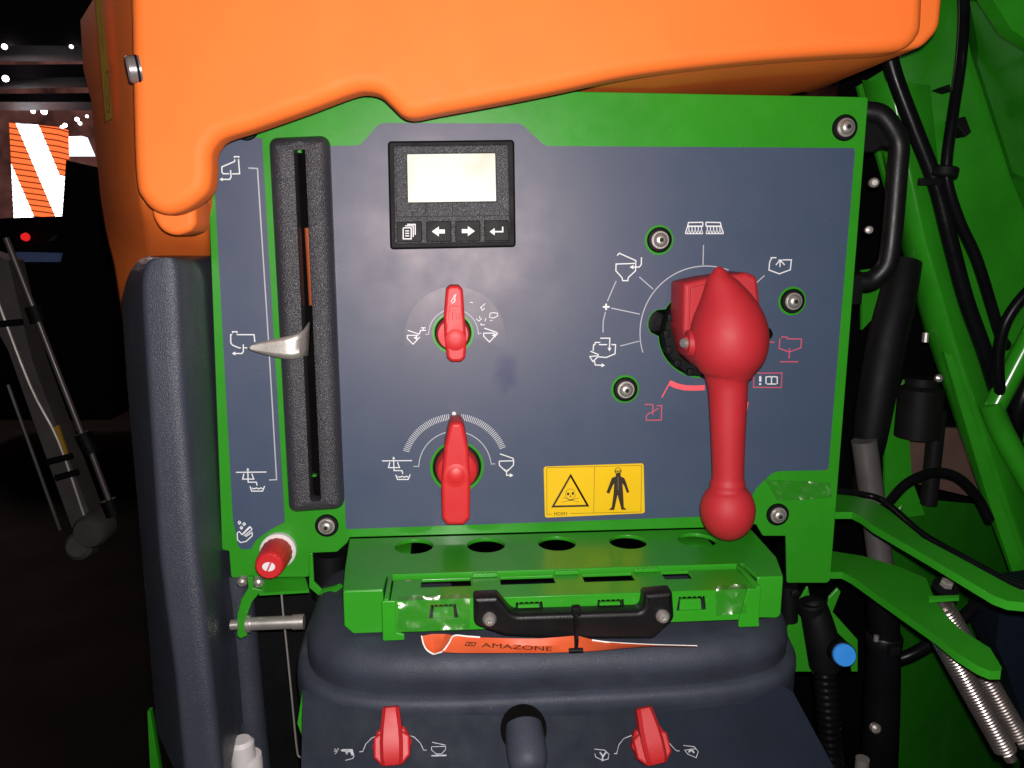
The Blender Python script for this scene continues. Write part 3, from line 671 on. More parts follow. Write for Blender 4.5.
# --- grab handle at the right edge
b = MB(); tube(b, [P(858, 112, .016), P(868, 112, .013), P(881, 115, .010), P(892, 128, .008), P(899, 145, .008), P(897.5, 170, .008), P(894, 215, .008), P(890, 252, .008), P(885, 268, .010), P(872, 280, .014), P(858, 282, .016)], .0105, 18, 5); b.build('grab_handle', 'black', cp)
b = MB(); vplate(b, [(858, 103), (880, 105), (906, 138), (899, 150), (884, 146), (874, 152), (858, 152)], .010, .014, .002, .003); box(b, (X1 - .012, .008, -.062), (X1 + .016, .022, -.03), .003); build_each(b, 'handle_mount', 'black', cp)
b = MB(); lathe(b, [(.005, 0), (.005, .006), (.003, .008)], P(873, 183, .02), (-.3, -1, 0), 14); lathe(b, [(.004, 0), (.004, .006), (.002, .007)], P(868, 230, .02), (-.3, -1, 0), 14); build_each(b, 'mount_screw', 'steel_dull', cp)

# ------------------------------------------------------------------ orange tank
tk = thing('spray_tank', (0.05, 0.05, -.2), 'large orange plastic tank with rounded lip overhanging the control panel', 'tank')
yl = -.105
lip = [(128, -60), (133, 0), (135, 100), (138, 180), (145, 200), (156, 211), (170, 215), (185, 211), (199, 202), (210, 190), (213, 172), (213, 156), (217, 147), (226, 139), (256, 129.5), (307, 111.7), (352, 95), (368, 92.5), (381, 96), (392, 106), (403, 116), (416, 118.5), (440, 114), (500, 103), (560, 91), (620, 78), (680, 69.5), (760, 61), (840, 55.5), (885, 53), (903, 49), (914, 38), (918, 20), (919, -60)]
b = MB(); 
def lip_depth(x, y): return yl + .0125
pts = [Vector((P(a, c, lip_depth(a, c)).x, P(a, c, lip_depth(a, c)).z)) for a, c in lip]
sp = [Vector((v.x, v.y)) for v in smooth_path([Vector((p.x, p.y, 0)) for p in pts], 4)]
plate(b, sp, [], VERT(yl), .040, .0125, 8); b.build('tank_lip', 'orange', tk)
b = MB(); low = [(v.x, v.y + .001) for v in xz([(560, 91), (620, 78), (680, 69.5), (760, 61), (840, 55.5), (890, 52.5)], yl + .014)]
corner = [(v.x, v.y) for v in xz([(922, 47), (938, 30), (941, 0), (941, -60)], -.07)]
q = [Vector((-.25, .153)), Vector((low[0][0], .153))] + [Vector((x, max(zz, .153))) for x, zz in low] + [Vector(c) for c in corner] + [Vector((-.25, corner[-1][1]))]
plate(b, round_poly(q, [0] * 8 + [.02, .02, .01, 0, 0]), [], VERT(-.075), .30, .007, 4); b.build('tank_body', 'orange', tk)
# receding left flank: loft from the top down
def flank(py, xl, xf, xr, zf=-.045, zb=.24):
    zr = max(zf * .3, zf + .012) if zf < 0 else zf + .004; zz = P(xf, py, zf).z
    A, Bq, Cq = P(xl, py, zb), P(xf, py, zf), P(xr, py, zr)
    return [Vector((v[0], v[1])) for v in round_poly([(A.x, zb), (Bq.x, zf), (Cq.x, zr), (Cq.x, zb)], [.02, .03, .010, .005])], zz
rows = []
for py, xl, xf, xr, zf in ((-70, 68, 136, 207, -.070), (0, 73, 138, 207, -.070), (40, 82, 139, 207, -.07), (100, 88, 139, 207, -.068), (180, 96, 140, 207, -.062), (203, 99, 144, 207, -.056), (222, 101, 147, 206.5, -.022), (245, 104, 149, 206, .040), (268, 107, 150, 205, .105), (340, 118, 152, 205, .13), (420, 130, 156, 205, .14)):
    s, zz = flank(py, xl, xf, xr, zf); rows.append([Vector((v.x, v.y, zz)) for v in s])
b = MB(); loft(b, rows); b.build('tank_flank', 'orange', tk)
b = MB(); vplate(b, [(150, 196), (195, 196), (195, 224), (190, 231), (175, 236.5), (160, 231), (151, 216)], -.066, .05, .006, [.009, .009, .009, .009, .02, .02, .02], res=5); b.build('tank_pad', 'orange', tk)
b = MB(); q = P(134, 69, -.098); tube(b, [q + Vector((.004, .018, .002)), q + Vector((.014, .010, .002)), q + Vector((.026, .012, .002))], [.010, .0135, .006], 20, 5); b.build('bolt_bulge', 'orange', tk)
b = MB(); q = P(129, 69.5, -.104); lathe(b, [(.0108, .009), (.0108, 0), (.0095, -.0015), (.002, -.0018)], q, (.93, .36, .12), 24); b.build('tank_bolt', 'disc', tk)
b = MB(); lathe(b, [(.0110, .0055), (.0114, .0065), (.0110, .0075)], q, (.93, .36, .12), 24); b.build('bolt_rim', 'grey_dark', tk)
# yellow strip label along the flank
A0, B0 = rows[1][2], None
fl_o, fl_n = None, None
s0 = [r for r in rows[1]]; 
iA = min(range(len(s0)), key=lambda i: s0[i].x)
a0, b0 = P(82, 40, .10), P(132, 40, -.055)
dirv = Vector((b0.x - a0.x, b0.y - a0.y, 0)).normalized(); fl_n = Vector((dirv.y, -dirv.x, 0)).normalized()
if fl_n.y > 0: fl_n = -fl_n
fl_n = (fl_n).normalized(); fl_o = P(110, 60, .015)
lab = [(94.5, -5), (101.5, -5), (112.5, 118), (105.5, 122)]
b = MB(); b.add([PN(x, y, fl_o, fl_n) for x, y in lab], [(0, 1, 2, 3)]); b.add([PN(x, y, fl_o - fl_n * .002, fl_n) for x, y in lab], [(0, 1, 2, 3)])
o = b.build('strip_label', 'yellow_dull', tk)
b = MB(); ol = fl_o + fl_n * .0006
for L in ([(106, 72), (108, 72), (110, 90), (109.5, 112), (107.5, 112), (105, 92), (106, 72)], [(107, 84), (109, 92), (107, 100), (109.5, 106)], [(101.5, 34), (103.5, 54)], [(99.5, 12), (101, 20), (102.5, 30)]): stroke(b, L, 1.0, o=ol, n=fl_n)
b.build('strip_print', 'sticker_ink', tk)

# ------------------------------------------------------------------ navy corner cover beside the panel
rows = []
yf = -.10
for py, xs0, xs1, xr, xl in ((258, 153, 172, 190, 148), (260, 149, 175, 196, 143), (265, 145.5, 177, 201, 137), (274, 143, 178.5, 204, 131), (286, 142, 179, 206, 127), (310, 143, 180, 207, 122), (400, 149, 184, 212, 128), (560, 160, 198, 221, 142), (680, 176, 212, 231, 152), (800, 187, 225, 240, 162)):
    z0 = P(xs0, py, yf).z
    a, c, d, e = P(xs0, py, yf), P(xs1, py, yf), P(xr, py, -.006), P(xl, py, .02)
    poly = round_poly([(e.x, .02), (a.x - .001, yf + .003), (c.x, yf), (d.x, -.006), (d.x, .06), (e.x, .06)], [.016, .010, .012, .006, .002, .01], 6)
    rows.append([Vector((v.x, v.y, z0)) for v in poly])
b = MB(); loft(b, rows); o = b.build('corner_cover', 'navy', angle=50); tag(o, 'tall navy textured plastic corner cover left of the green panel', 'cover')

# ------------------------------------------------------------------ green holder tray under the panel, with folding tread
ht = thing('holder_tray', (.11, -.06, -.36), 'green steel bracket with five round holes below the control panel', 'bracket')
zt = ZB - .0005
b = MB(); hc = [(414, 546.3), (486, 545), (557, 543.3), (628, 541.6), (697, 540)]
outl = [(-.106, -.002), (.331, -.002), (.326, -.085), (.3135, -.130), (.2885, -.130), (.2865, -.0975), (-.0595, -.0975), (-.0605, -.130), (-.0965, -.130), (-.101, -.08)]
plate(b, round_poly(outl, [.001, .001, .004, .004, .002, .002, .002, .002, .004, .004]), [circ((PZ(x, y, zt).x, PZ(x, y, zt).y), .0195) for x, y in hc], HORZ(zt), .004, .0008)
b.build('tray_top', 'green', ht)
b = MB()
for x0, x1 in ((-.0965, -.0605), (.2885, .3135)):
    lf_ = x0 < 0
    plate(b, round_poly([(x0, zt - .0005), (x1, zt - .0005), (x1, zt - .042), (x0 + (.008 if lf_ else 0), zt - .042), (x0, zt - (.034 if lf_ else .042))], [.002, .002, .004, .004, .004] if lf_ else [.002, .002, .006, .004, .003]), [], VERT(-.1305), .004, .001)
slab(b, [(-.0965, -.127, zt - .0045), (-.105, -.01, zt - .0045), (-.105, -.01, zt - .028), (-.0965, -.127, zt - .036)], (.004, 0, 0)); slab(b, [(.3135, -.127, zt - .0045), (.330, -.01, zt - .0045), (.330, -.01, zt - .028), (.3135, -.127, zt - .036)], (-.004, 0, 0))
build_each(b, 'tray_cheek', 'green', ht)
b = MB(); q1, q5 = PZ(414, 546, zt), PZ(697, 540, zt)
box(b, (q1.x - .03, -.05, zt - .012), (q1.x - .004, .02, zt - .009), .0005); box(b, (q5.x - .028, -.05, zt - .012), (q5.x + .02, .02, zt - .009), .0005); build_each(b, 'tray_rib', 'green', ht)
b = MB(); box(b, (-.059, -.1005, zt - .0060), (.286, -.0976, zt + .0012), .001); b.build('tray_hem', 'green', ht)
# tread
td = thing('folding_tread', (.11, -.12, -.37), 'green perforated step tread with serrated slots and black pull handle', 'step')
zt2 = zt - .0020; yt = -.150
b = MB(); tx0, tx1 = -.053, .277
def hrect(px0, px1, y0, y1, z): return round_poly([(PZ(px0, 585, z).x, y0), (PZ(px1, 585, z).x, y0), (PZ(px1, 585, z).x, y1), (PZ(px0, 585, z).x, y1)], .001)
plate(b, [(tx0, yt), (tx1, yt), (tx1, -.1055), (tx0, -.1055)], [hrect(a, c, -.1240, -.1070, zt2) for a, c in ((421, 471), (501, 556), (586, 638), (669, 698))], HORZ(zt2), .003, .0006)
b.build('tread_top', 'green', td)
b = MB(); zf0, zf1 = zt2 - .0002, zt2 - .030
def serr(px0, px1, py0, py1):
    a, c = P(px0, py0, yt), P(px1, py1, yt); x0, x1, zz0, zz1 = a.x, c.x, a.z, c.z; n = 5; out = [(x0 - .001, zz1), (x1 + .001, zz1), (x1 - .001, zz0)]
    for i in range(n): out += [(x1 - .001 - (x1 - x0 - .002) * (i + .3) / n, zz0), (x1 - .001 - (x1 - x0 - .002) * (i + .5) / n, zz0 - .0018), (x1 - .001 - (x1 - x0 - .002) * (i + .7) / n, zz0)]
    out.append((x0 + .001, zz0)); return [Vector(p) for p in out]
fh = [(430, 457, 605, 618), (515, 543, 602.5, 615.5), (597, 624, 600, 613), (678, 705, 597, 610)]
plate(b, [(tx0, zf0), (tx1, zf0), (tx1, zf1), (tx0, zf1)], [serr(*h) for h in fh], VERT(yt - .0005), .003, .0006)
b.build('tread_front', 'green', td)
b = MB()
for px0, px1, py0, py1 in fh:
    a, c = P(px0 + 2.5, py0 + 4.5, yt), P(px1 - 2.5, py1, yt); slab(b, [(a.x + .001, yt + .004, a.z), (c.x - .001, yt + .004, a.z), (c.x, yt + .0025, c.z - .002), (a.x, yt + .0025, c.z - .002)], (0, .002, 0))
build_each(b, 'tread_tongue', 'green', td)
b = MB()
for i, (px0, px1) in enumerate(((473, 499), (558, 583), (641, 667))):
    x0, x1 = PZ(px0, 585, zt2).x, PZ(px1, 585, zt2).x; plate(b, [Vector((x0, zt2 + .0005)), Vector((x1, zt2 + .0005))] + [Vector((x1 - (x1 - x0) * k / 10, zt2 + .0035 + (.0012 if k % 2 else 0))) for k in range(11)], [], VERT(-.1075), .0025, .0004)
build_each(b, 'tread_tab', 'green', td)
b = MB()
for s, xx in ((-1, tx0), (1, tx1)):
    box(b, (xx - .002 + s * .003, yt - .004, zf1 - .004), (xx + .002 + s * .003, -.102, zt2 + .004), .001)
build_each(b, 'tread_end', 'green', td)
b = MB()
for s, xx in ((-1, tx0), (1, tx1)):
    plate(b, round_poly([(xx - .007, zt2 + .002), (xx + .005, zt2 + .002), (xx + .005, zf1 + .002), (xx + (.012 if s < 0 else .005), zf1), (xx + (.012 if s < 0 else .006), zf1 - .0055), (xx - (.007 if s < 0 else .014), zf1 - .0055), (xx - (.007 if s < 0 else .014), zf1)], .0015), [], VERT(yt - .0045), .003, .0008)
build_each(b, 'tread_bracket', 'green', td)
b = MB()
for px, py in ((404, 583.5), (716, 575)): lathe(b, [(.0022, -.004), (.0022, .001), (.0032, .002), (.0032, .006), (.0022, .007)], P(px, py, -.1085), (1, 0, 0), 12)
build_each(b, 'tread_pin', 'steel_dull', td)
b = MB(); yh2 = -.168
vplate(b, [(473.5, 598), (498, 597), (514, 616), (643, 612), (645, 594.5), (673, 592), (675, 620), (654, 640), (560, 640), (505, 637), (474, 626)], yh2, .018, .004, [.003, .004, .012, .006, .003, .003, .01, .008, .02, .01, .008], res=3)
ph = b.build('pull_handle', 'black', td)
b = MB()
for px, py in ((489.5, 619), (662.5, 616)): lathe(b, [(.0062, 0), (.0062, .002), (.0042, .005), (.002, .0053), (.0015, .004)], P(px, py, yh2), (0, -1, 0), 18)
build_each(b, 'handle_screw', 'steel', ph)
b = MB(); yt3 = -.1725; 
tube(b, [P(575, 606, -.152), P(575.5, 612, yt3), P(576, 628, yt3 - .001), P(576.5, 642, yt3 - .006), P(576, 650, -.192)], .0026, 10, 4, squash=.5)
box(b, tuple(P(572.5, 617, yt3 - .003)), tuple(P(580, 604, yt3 + .004)), .0012); tube(b, [P(569, 650.5, -.192), P(583, 650, -.192)], .002, 8, 0); o = b.build('cable_tie', 'rubber'); tag(o, 'black plastic cable tie looped round the black pull handle', 'cable tie')

def film(name, c, y, parent, nx=20, ny=9, seed=3, amp=.004):
    random.seed(seed); rows = []
    for i in range(ny):
        row = []
        for j in range(nx):
            u, v = j / (nx - 1), i / (ny - 1)
            x = (c[0][0] * (1 - u) + c[1][0] * u) * (1 - v) + (c[3][0] * (1 - u) + c[2][0] * u) * v; q = (c[0][1] * (1 - u) + c[1][1] * u) * (1 - v) + (c[3][1] * (1 - u) + c[2][1] * u) * v
            row.append(P(x + random.uniform(-.8, .8), q + random.uniform(-.8, .8), y - random.uniform(0, amp)))
        rows.append(row)
    b = MB(); grid(b, rows); b.flat.add(1); return b.build(name, 'clear', parent, angle=179)
film('clear_tape', [(398, 596), (470, 594), (470, 629), (398, 632)], yt - .0012, td, 19, 9, 5, .0055)
film('clear_tape', [(716, 586), (747, 584), (747, 613), (716, 616)], yt - .0012, td, 9, 8, 8, .0055)
# ------------------------------------------------------------------ navy induction bowl
bw = thing('induction_bowl', (.1, -.1, -.6), 'navy plastic filling bowl with stepped rim and two red knobs', 'bowl')
def ring_row(a, fpy, z, n=3.2, yc=.02, N=60):
    fy = PZ(540, fpy, z).y; bb = yc - fy; out = []; xc = .0995
    for i in range(N + 1):
        t = math.pi * i / N; c, s = math.cos(t), math.sin(t)
        out.append(Vector((xc - a * math.copysign(abs(c) ** (2 / n), c), yc - bb * abs(s) ** (2 / n), z)))
    return out
rr = [ring_row(a, py, z, 4.4) for a, py, z in ((.10, 600, -.350), (.212, 640, -.351), (.224, 650, -.3525), (.231, 657, -.356), (.236, 664, -.361), (.2395, 672, -.367), (.2415, 679, -.375), (.2425, 686, -.384), (.2425, 690, -.3895),
      (.243, 692.5, -.3925), (.2465, 696, -.3935), (.2495, 700, -.3955), (.252, 706, -.4005), (.2535, 713, -.409), (.254, 722, -.421), (.254, 735, -.440))]
b = MB(); grid(b, rr); b.build('bowl_lid', 'navy_bowl', bw, angle=60)
# sloping front console below the rim
c0, c1, c2, c3 = P(300, 695, -.150), P(790, 690, -.125), P(842, 768, -.155), P(302, 800, -.19)
fo = P(540, 722, -.192); fn = Vector((0, -math.cos(math.radians(34)), math.sin(math.radians(34))))
q = [PN(303, 690, fo, fn), PN(345, 706, fo, fn), PN(420, 714, fo, fn), PN(540, 716.5, fo, fn), PN(660, 713, fo, fn), PN(740, 704, fo, fn), PN(783, 686, fo, fn), PN(793, 692, fo, fn), PN(838, 775, fo, fn), PN(860, 800, fo, fn), PN(300, 830, fo, fn)]
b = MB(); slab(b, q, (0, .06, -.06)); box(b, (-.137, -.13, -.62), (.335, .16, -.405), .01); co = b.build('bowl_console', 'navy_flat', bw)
on = fo + fn * .0008
z = Zm(320, 690, 7.314)
dial = lambda L, m='faint_ink', w=.7, nm='dial_arc', f=(): icon(nm, L, m, w, f, bw, on, fn)
dial([z([(288, 452), (312, 450), (335, 395), (380, 350), (430, 332)]), z([(625, 322), (690, 345), (735, 390), (758, 440), (780, 440)])])
dial([z([(105, 430), (125, 445)]), z([(102, 448), (128, 448)]), z([(108, 468), (126, 452)]), z([(130, 425), (135, 440)]), z([(185, 515), (240, 500), (250, 480)])], nm='spray_gun_symbol', f=[z([(150, 440), (165, 432), (238, 432), (250, 478), (230, 478), (222, 455), (205, 455), (200, 472), (190, 470), (185, 450), (160, 450)])])
dial([z([(820, 382), (918, 403)]), z([(815, 415), (816, 438), (850, 468), (888, 468), (918, 436), (918, 412), (815, 415)]), (1.3, z([(815, 481), (925, 478)]))], nm='bowl_symbol')
z = Zm(580, 690, 7.314)
dial([z([(250, 465), (268, 465), (285, 400), (320, 355), (378, 332)]), z([(600, 362), (650, 385), (690, 430), (708, 445), (728, 445)])])
dial([z([(105, 432), (180, 440), (212, 470), (205, 505), (165, 515), (115, 490), (108, 465)]), (1.5, z([(165, 520), (165, 480), (145, 455)])), (1.5, z([(165, 490), (190, 455)]))], nm='bowl_symbol')
dial([z([(755, 405), (835, 415), (865, 450), (850, 495), (790, 470), (765, 440), (850, 430)]), (1.5, z([(795, 455), (815, 435), (835, 460)]))], nm='bowl_symbol')
def bowl_knob(cx, cy, tip, tilt):
    c = PN(cx, cy, fo, fn); s = Vector((1, 0, 0)); u = fn.cross(s).normalized()
    if u.z < 0: u = -u
    ang = math.radians(tilt); s2 = s * math.cos(ang) - u * math.sin(ang) if False else (s * math.cos(ang) + u * math.sin(ang)); u2 = (u * math.cos(ang) - s * math.sin(ang))
    b = MB(); fr = (c + fn * .010, s2, u2)
    lathe(b, [(.0165, -.002), (.0165, .010), (.0145, .012)], c, fn, 8)
    plate(b, round_poly([(-.0150, -.009), (-.0085, -.0155), (.0085, -.0155), (.0150, -.009), (.0150, .006), (.0085, .010), (-.0085, .010), (-.0150, .006)], .002), [], (c + fn * .016, s2, u2), .014, .002)
    # tapering lever rising away from the hub
    rows = []
    for v, hw, lo, hi in ((-.0155, .0084, .004, .019), (-.010, .0092, .004, .0225), (.002, .0094, .006, .0235), (.012, .0088, .008, .0235), (.023, .0074, .010, .0230), (.028, .0068, .012, .0220), (.0295, .0058, .013, .019)):
        k = .003; rows.append([c + s2 * x + u2 * v + fn * h for x, h in ((-hw, lo), (-hw, hi - k), (-hw + k, hi), (hw - k, hi), (hw, hi - k), (hw, lo))])
    loft(b, rows); o = b.build('bowl_knob', 'red_deep', bw); return o
k = bowl_knob(393, 744, None, 2); tag(k, 'red lever knob by the spray gun symbol')
k = bowl_knob(648, 743.5, None, 9); tag(k, 'red lever knob tilted left, right of the round navy peg')
b = MB(); c = PN(523.5, 729, fo, fn); lathe(b, [(.0200, -.004), (.0200, .001), (.0180, .0015)], c, fn, 28); b.build('peg_collar', 'void', bw); c = PN(525, 738, fo, fn)
b = MB(); ax = (fn * .55 + Vector((.03, -.45, -.75))).normalized(); tube(b, [c - ax * .010, c + ax * .008, c + ax * .020, c + ax * .027, c + ax * .031, c + ax * .033], [.0165, .0172, .0165, .0138, .009, .002], 28, 4); b.build('peg', 'navy_bowl', bw)
# orange leaflet stuck under the handle
lf = thing('leaflet', P(560, 652, -.17), 'curled orange paper leaflet with black lettering under the black pull handle', 'leaflet')
cols = [((454, 635.5), (442, 652)), ((467, 636.5), (456, 653)), ((480, 637.5), (470, 653)), ((500, 638), (495, 653)), ((520, 638.5), (520, 653)), ((540, 638.5), (545, 653)), ((560, 637), (560, 652.5)), ((577, 635.5), (577, 652)), ((592, 639.5), (592, 651)), ((606, 642), (606, 650)), ((622, 643.2), (622, 648.5)), ((640, 644.2), (640, 647)), ((657, 645), (657, 646.3)), ((697, 646), (697, 646.8))]
yA, yB = -.172, -.186
b = MB(); grid(b, [[P(*c[0], yA + .003 * math.sin(i)) for i, c in enumerate(cols)], [P((c[0][0] + c[1][0]) / 2, (c[0][1] + c[1][1]) / 2, (yA + yB) / 2 + .002) for c in cols], [P(*c[1], yB) for c in cols]]); b.flat.add(1)
grid(b, [[P(422, 636, -.165), P(432, 634, -.164), P(445, 634, -.166), P(454, 635.5, -.170)], [P(424.5, 645, -.172), P(432, 646, -.168), P(441, 645, -.172), P(448, 643, -.178)], [P(427, 650, -.176), P(433.5, 654, -.176), P(438, 653.2, -.180), P(442, 652, -.1855)]])
sh = b.build('sheet', 'paper', lf)
b = MB(); tube(b, [P(421.6, 636, -.165), P(423.5, 644, -.172), P(427, 650, -.1765), P(433.5, 654, -.1785), P(438, 653, -.182), P(443, 651, -.184), P(449, 643, -.180), P(454, 635.6, -.1725), P(467, 636.3, -.171), P(480, 637.2, -.1705)], .0007, 6, 4); b.build('sheet_edge', 'paper_edge', lf); b = MB(); tube(b, [P(592, 640, -.1705), P(606, 642, -.171), P(622, 643.2, -.171), P(657, 645, -.171), P(697, 646, -.171)], .0007, 6, 4); b.build('sheet_edge', 'paper_edge', lf)
lo_ = P(520, 645, -.1795); ln_ = Vector((0, -1, .25)).normalized()
A_, B_, C_ = P(500, 638.2, -.170), P(500, 653, yB), P(545, 653, yB); ln_ = (B_ - A_).cross(C_ - A_).normalized(); ln_ = -ln_ if ln_.y > 0 else ln_; lo_ = (A_ + B_) * .5 + ln_ * .003
b = MB(); text(b, 'AMAZONE', 517, 647.2, 6.2, lo_, ln_, .06, 2.35); b.build('lettering', 'sticker_ink', lf)
b = MB()
for L in ([(465, 645.4), (467, 642.2), (476, 642.6), (474, 646), (465, 645.4)], [(468, 645), (470, 643.4), (473, 644.6)]): stroke(b, L, 1.0, o=lo_, n=ln_)
b.build('emblem', 'sticker_ink', lf)

# ------------------------------------------------------------------ lower left: bracket, pin, cable, pipe
gb = thing('hinge_bracket', P(275, 610, -.01), 'green bent hinge bracket under the lower left corner of the panel', 'bracket')
b = MB(); slab(b, [P(262, 578, .003), P(305, 577, .003), P(309, 590, -.022), P(259, 593, -.022)], (0, 0, -.003)); vplate(b, [(309, 553), (312.5, 553), (314, 582), (322, 590), (332, 591), (340, 584), (346, 586), (333, 597), (320, 597), (309, 588)], -.014, .004, .001, .002)
tube(b, [P(325, 594, -.02), P(340, 590, -.03)], .0065, 14)
vplate(b, [(247, 577), (253, 577), (253, 588), (262, 590), (252, 602), (247, 615), (247, 636), (240, 639), (237, 636), (237, 615), (241, 600), (248, 588)], -.03, .005, .001, .001); b.build('bracket_plate', 'green', gb)
b = MB(); tube(b, [P(231, 625, -.03), P(239, 624.5, -.03)], .0055, 12); tube(b, [P(246, 623.8, -.032), P(296, 622, -.032)], .0068, 18); tube(b, [P(293, 622.1, -.032), P(304, 621.5, -.032)], .0078, 18); lathe(b, [(.009, 0), (.009, .004)], P(247, 623.8, -.032), (1, 0, 0), 16); b.build('steel_pin', 'steel', gb)
b = MB(); lathe(b, [(.0055, 0), (.0055, .006), (.003, .008)], P(243, 579, -.01), (0, -1, -.4), 14); lathe(b, [(.0055, 0), (.0055, .006), (.003, .008)], P(258, 580, -.008), (.4, -1, -.4), 14); build_each(b, 'bracket_bolt', 'steel', gb)
b = MB(); tube(b, [P(329, 552, .03), P(329, 575, .03), P(329, 594, .03)], .0185, 22, 2); o = b.build('rubber_post', 'rubber'); tag(o, 'black rubber post between the panel corner and the green bracket', 'post')
b = MB(); tube(b, [P(281, 588, -.012), P(283, 612, -.012), P(287, 650, -.012), P(292, 700, -.012), P(297, 750, -.012), P(301, 758, -.012), P(316, 775, -.012)], .0011, 8, 5); o = b.build('wire_cable', 'steel_dull'); tag(o, 'thin steel wire hanging behind the steel pin', 'wire')
b = MB(); tube(b, [P(234, 570, .03), P(240, 610, .035), P(247, 680, .04), P(258, 790, .04)], .0165, 18, 5); o = b.build('drain_pipe', 'navy'); tag(o, 'dark navy pipe running down beside the corner cover', 'pipe')
b = MB(); vplate(b, [(303, 686), (306, 686), (301.5, 722), (314, 758), (314, 770), (297, 724)], -.12, .012, .001, .001); o = b.build('edge_strip', 'green'); tag(o, 'thin bent green strip left of the navy bowl', 'strip')
b = MB(); q = P(250, 800, .0); lathe(b, [(.0165, -.02), (.0165, .038), (.0155, .043)], P(249, 790, -.0), (0, 0, 1), 24); lathe(b, [(.0135, .0), (.0135, .052), (.010, .056)], P(246.5, 785, -.004), (-.05, 0, 1), 24); o = b.build('sensor_cap', 'white'); tag(o, 'white plastic cap low beside the navy pipe', 'cap')
b = MB(); vplate(b, [(147, 712), (150, 712), (160, 775), (150, 775)], .05, .01, .001, 0); o = b.build('green_tongue', 'green_back'); tag(o, 'thin green metal tongue at the foot of the corner cover', 'strip')
b = MB(); vplate(b, [(205, 540), (345, 540), (345, 800), (205, 800)], .10, .01); o = b.build('back_wall', 'black'); tag(o, 'dark navy machine wall behind the steel pin and wire', 'wall')

# ------------------------------------------------------------------ right side: frame, arms, hoses, springs
fr = thing('welded_chassis', P(1000, 560, .2), 'green welded steel machine frame right of the control panel', 'frame')
b = MB(); slab(b, [P(858, 86, .22), P(900, 60, .22), P(925, -20, .22), P(958, -20, .22), P(972, 55, .22), P(1012, 178, .22), P(1075, 330, .22), P(1075, 470, .22), P(1000, 430, .22), P(940, 330, .22), P(900, 235, .22)], (0, .006, 0)); b.build('frame_web', 'green_back', fr)
b = MB(); slab(b, [P(957, -20, .215), P(971, 55, .215), P(1011, 178, .215), P(1074, 330, .215), P(1090, 210, .03), P(1090, -20, .03)], (.004, .004, 0)); b.build('frame_side', 'green_back', fr)
b = MB(); slab(b, [P(980, -20, .04), P(1060, -20, .04), P(1060, 62, .04), P(1012, 30, .04)], (.0, .02, .0)); b.build('frame_corner', 'green_back', fr)
def beam(mb, a, c, r, flat=.35, k=4):
    tube(mb, [a, c], r, k, 0)
b = MB()
def diamond(mb, L, R, ridge, dy):
    rows = []
    for l, m_, r in zip(L, ridge, R):
        rows.append([l, m_ + (l - m_) * .10, m_ + (r - m_) * .08, r, (l + r) * .5 + Vector((0, .06, 0))])
    return loft(mb, rows)
diamond(b, [P(862, 80, .14), P(905, 230, .14), P(931, 338, .14), P(985, 500, .14), P(1035, 640, .14)], [P(930, 85, .14), P(946, 240, .14), P(975, 338, .14), P(1014, 455, .14), P(1070, 600, .14)], [P(892, 82, .112), P(925, 240, .112), P(954, 338, .112), P(996, 470, .112), P(1048, 620, .112)], 0)
b.build('frame_post', 'green_back', fr, 70)
b = MB(); slab(b, [P(944, 352, .108), P(952, 356, .104), P(1000, 500, .104), P(1040, 610, .104), P(1026, 612, .11), P(985, 490, .11)], (0, .006, 0)); b.build('post_gusset', 'green_back', fr)
b = MB(); tube(b, [P(1050, 300, .09), P(994, 408, .10)], .0130, 20, 0); b.build('frame_brace', 'green_back', fr)
b = MB(); tube(b, [P(990, 402, .10), P(1002, 432, .10), P(1035, 490, .09)], .0140, 20, 4); b.build('frame_brace', 'green_back', fr)
fpo, fpn = P(900, 600, .20), Vector((.52, -.85, 0)).normalized()
b = MB(); slab(b, [PN(x, y, fpo, fpn) for x, y in ((905, 498), (990, 505), (1060, 600), (1060, 820), (880, 820), (880, 560))], (0, .006, 0)); b.build('frame_plate', 'green_back', fr)
b = MB(); slab(b, [P(885, 430, .19), P(905, 380, .19), P(912, 480, .19), P(925, 515, .19), P(885, 520, .19)], (0, .005, 0)); b.build('frame_web', 'green_back', fr)
b = MB(); slab(b, [P(862, 270, .17), P(905, 265, .17), P(900, 290, .17), P(862, 330, .17)], (0, .005, 0)); b.build('frame_web', 'green_back', fr)

def arm(name, upper, lower, zz, label):
    A = [PZ(x, y, zz) for x, y in upper]; B = [PZ(x, y, zz) for x, y in lower]
    b = MB(); slab(b, A + B[::-1], (0, 0, -.008)); o = b.build(name, 'green'); return tag(o, label, 'arm', 'green link arms right of the panel')
za = P(834, 514, 0.0).z
arm('link_arm', [(834.6, 494), (855, 496), (874, 501), (890, 511), (922.7, 538), (975, 566), (1012, 586), (1040, 598)], [(834.6, 512), (852, 512), (862, 517), (874, 526), (930, 558), (994, 596), (1008, 601), (1040, 604)], za, 'upper green link arm ending beside the right photo edge')
zb = P(829, 572, 0.0).z
ar2 = arm('link_arm', [(831, 551), (863, 556), (900, 567), (926, 578), (934, 598), (946, 615), (960, 629), (990, 648), (1002, 668)], [(829, 572), (842, 572), (852, 577), (880, 597), (936, 636), (957, 653), (978, 666), (990, 671), (1001, 671)], zb, 'lower green link arm with the spring bolt')
b = MB(); sc_ = P(945, 592, -.055); lathe(b, [(.0125, 0), (.0125, .003), (.009, .004)], P(945, 588, -.075), (0, -.35, 1), 20); nb = b.build('rubber_washer', 'rubber', ar2)
b = MB(); lathe(b, [(.0065, .003), (.0065, .009), (.005, .010)], P(945, 588, -.075), (0, -.35, 1), 6); b.build('spring_bolt', 'steel_dull', ar2)
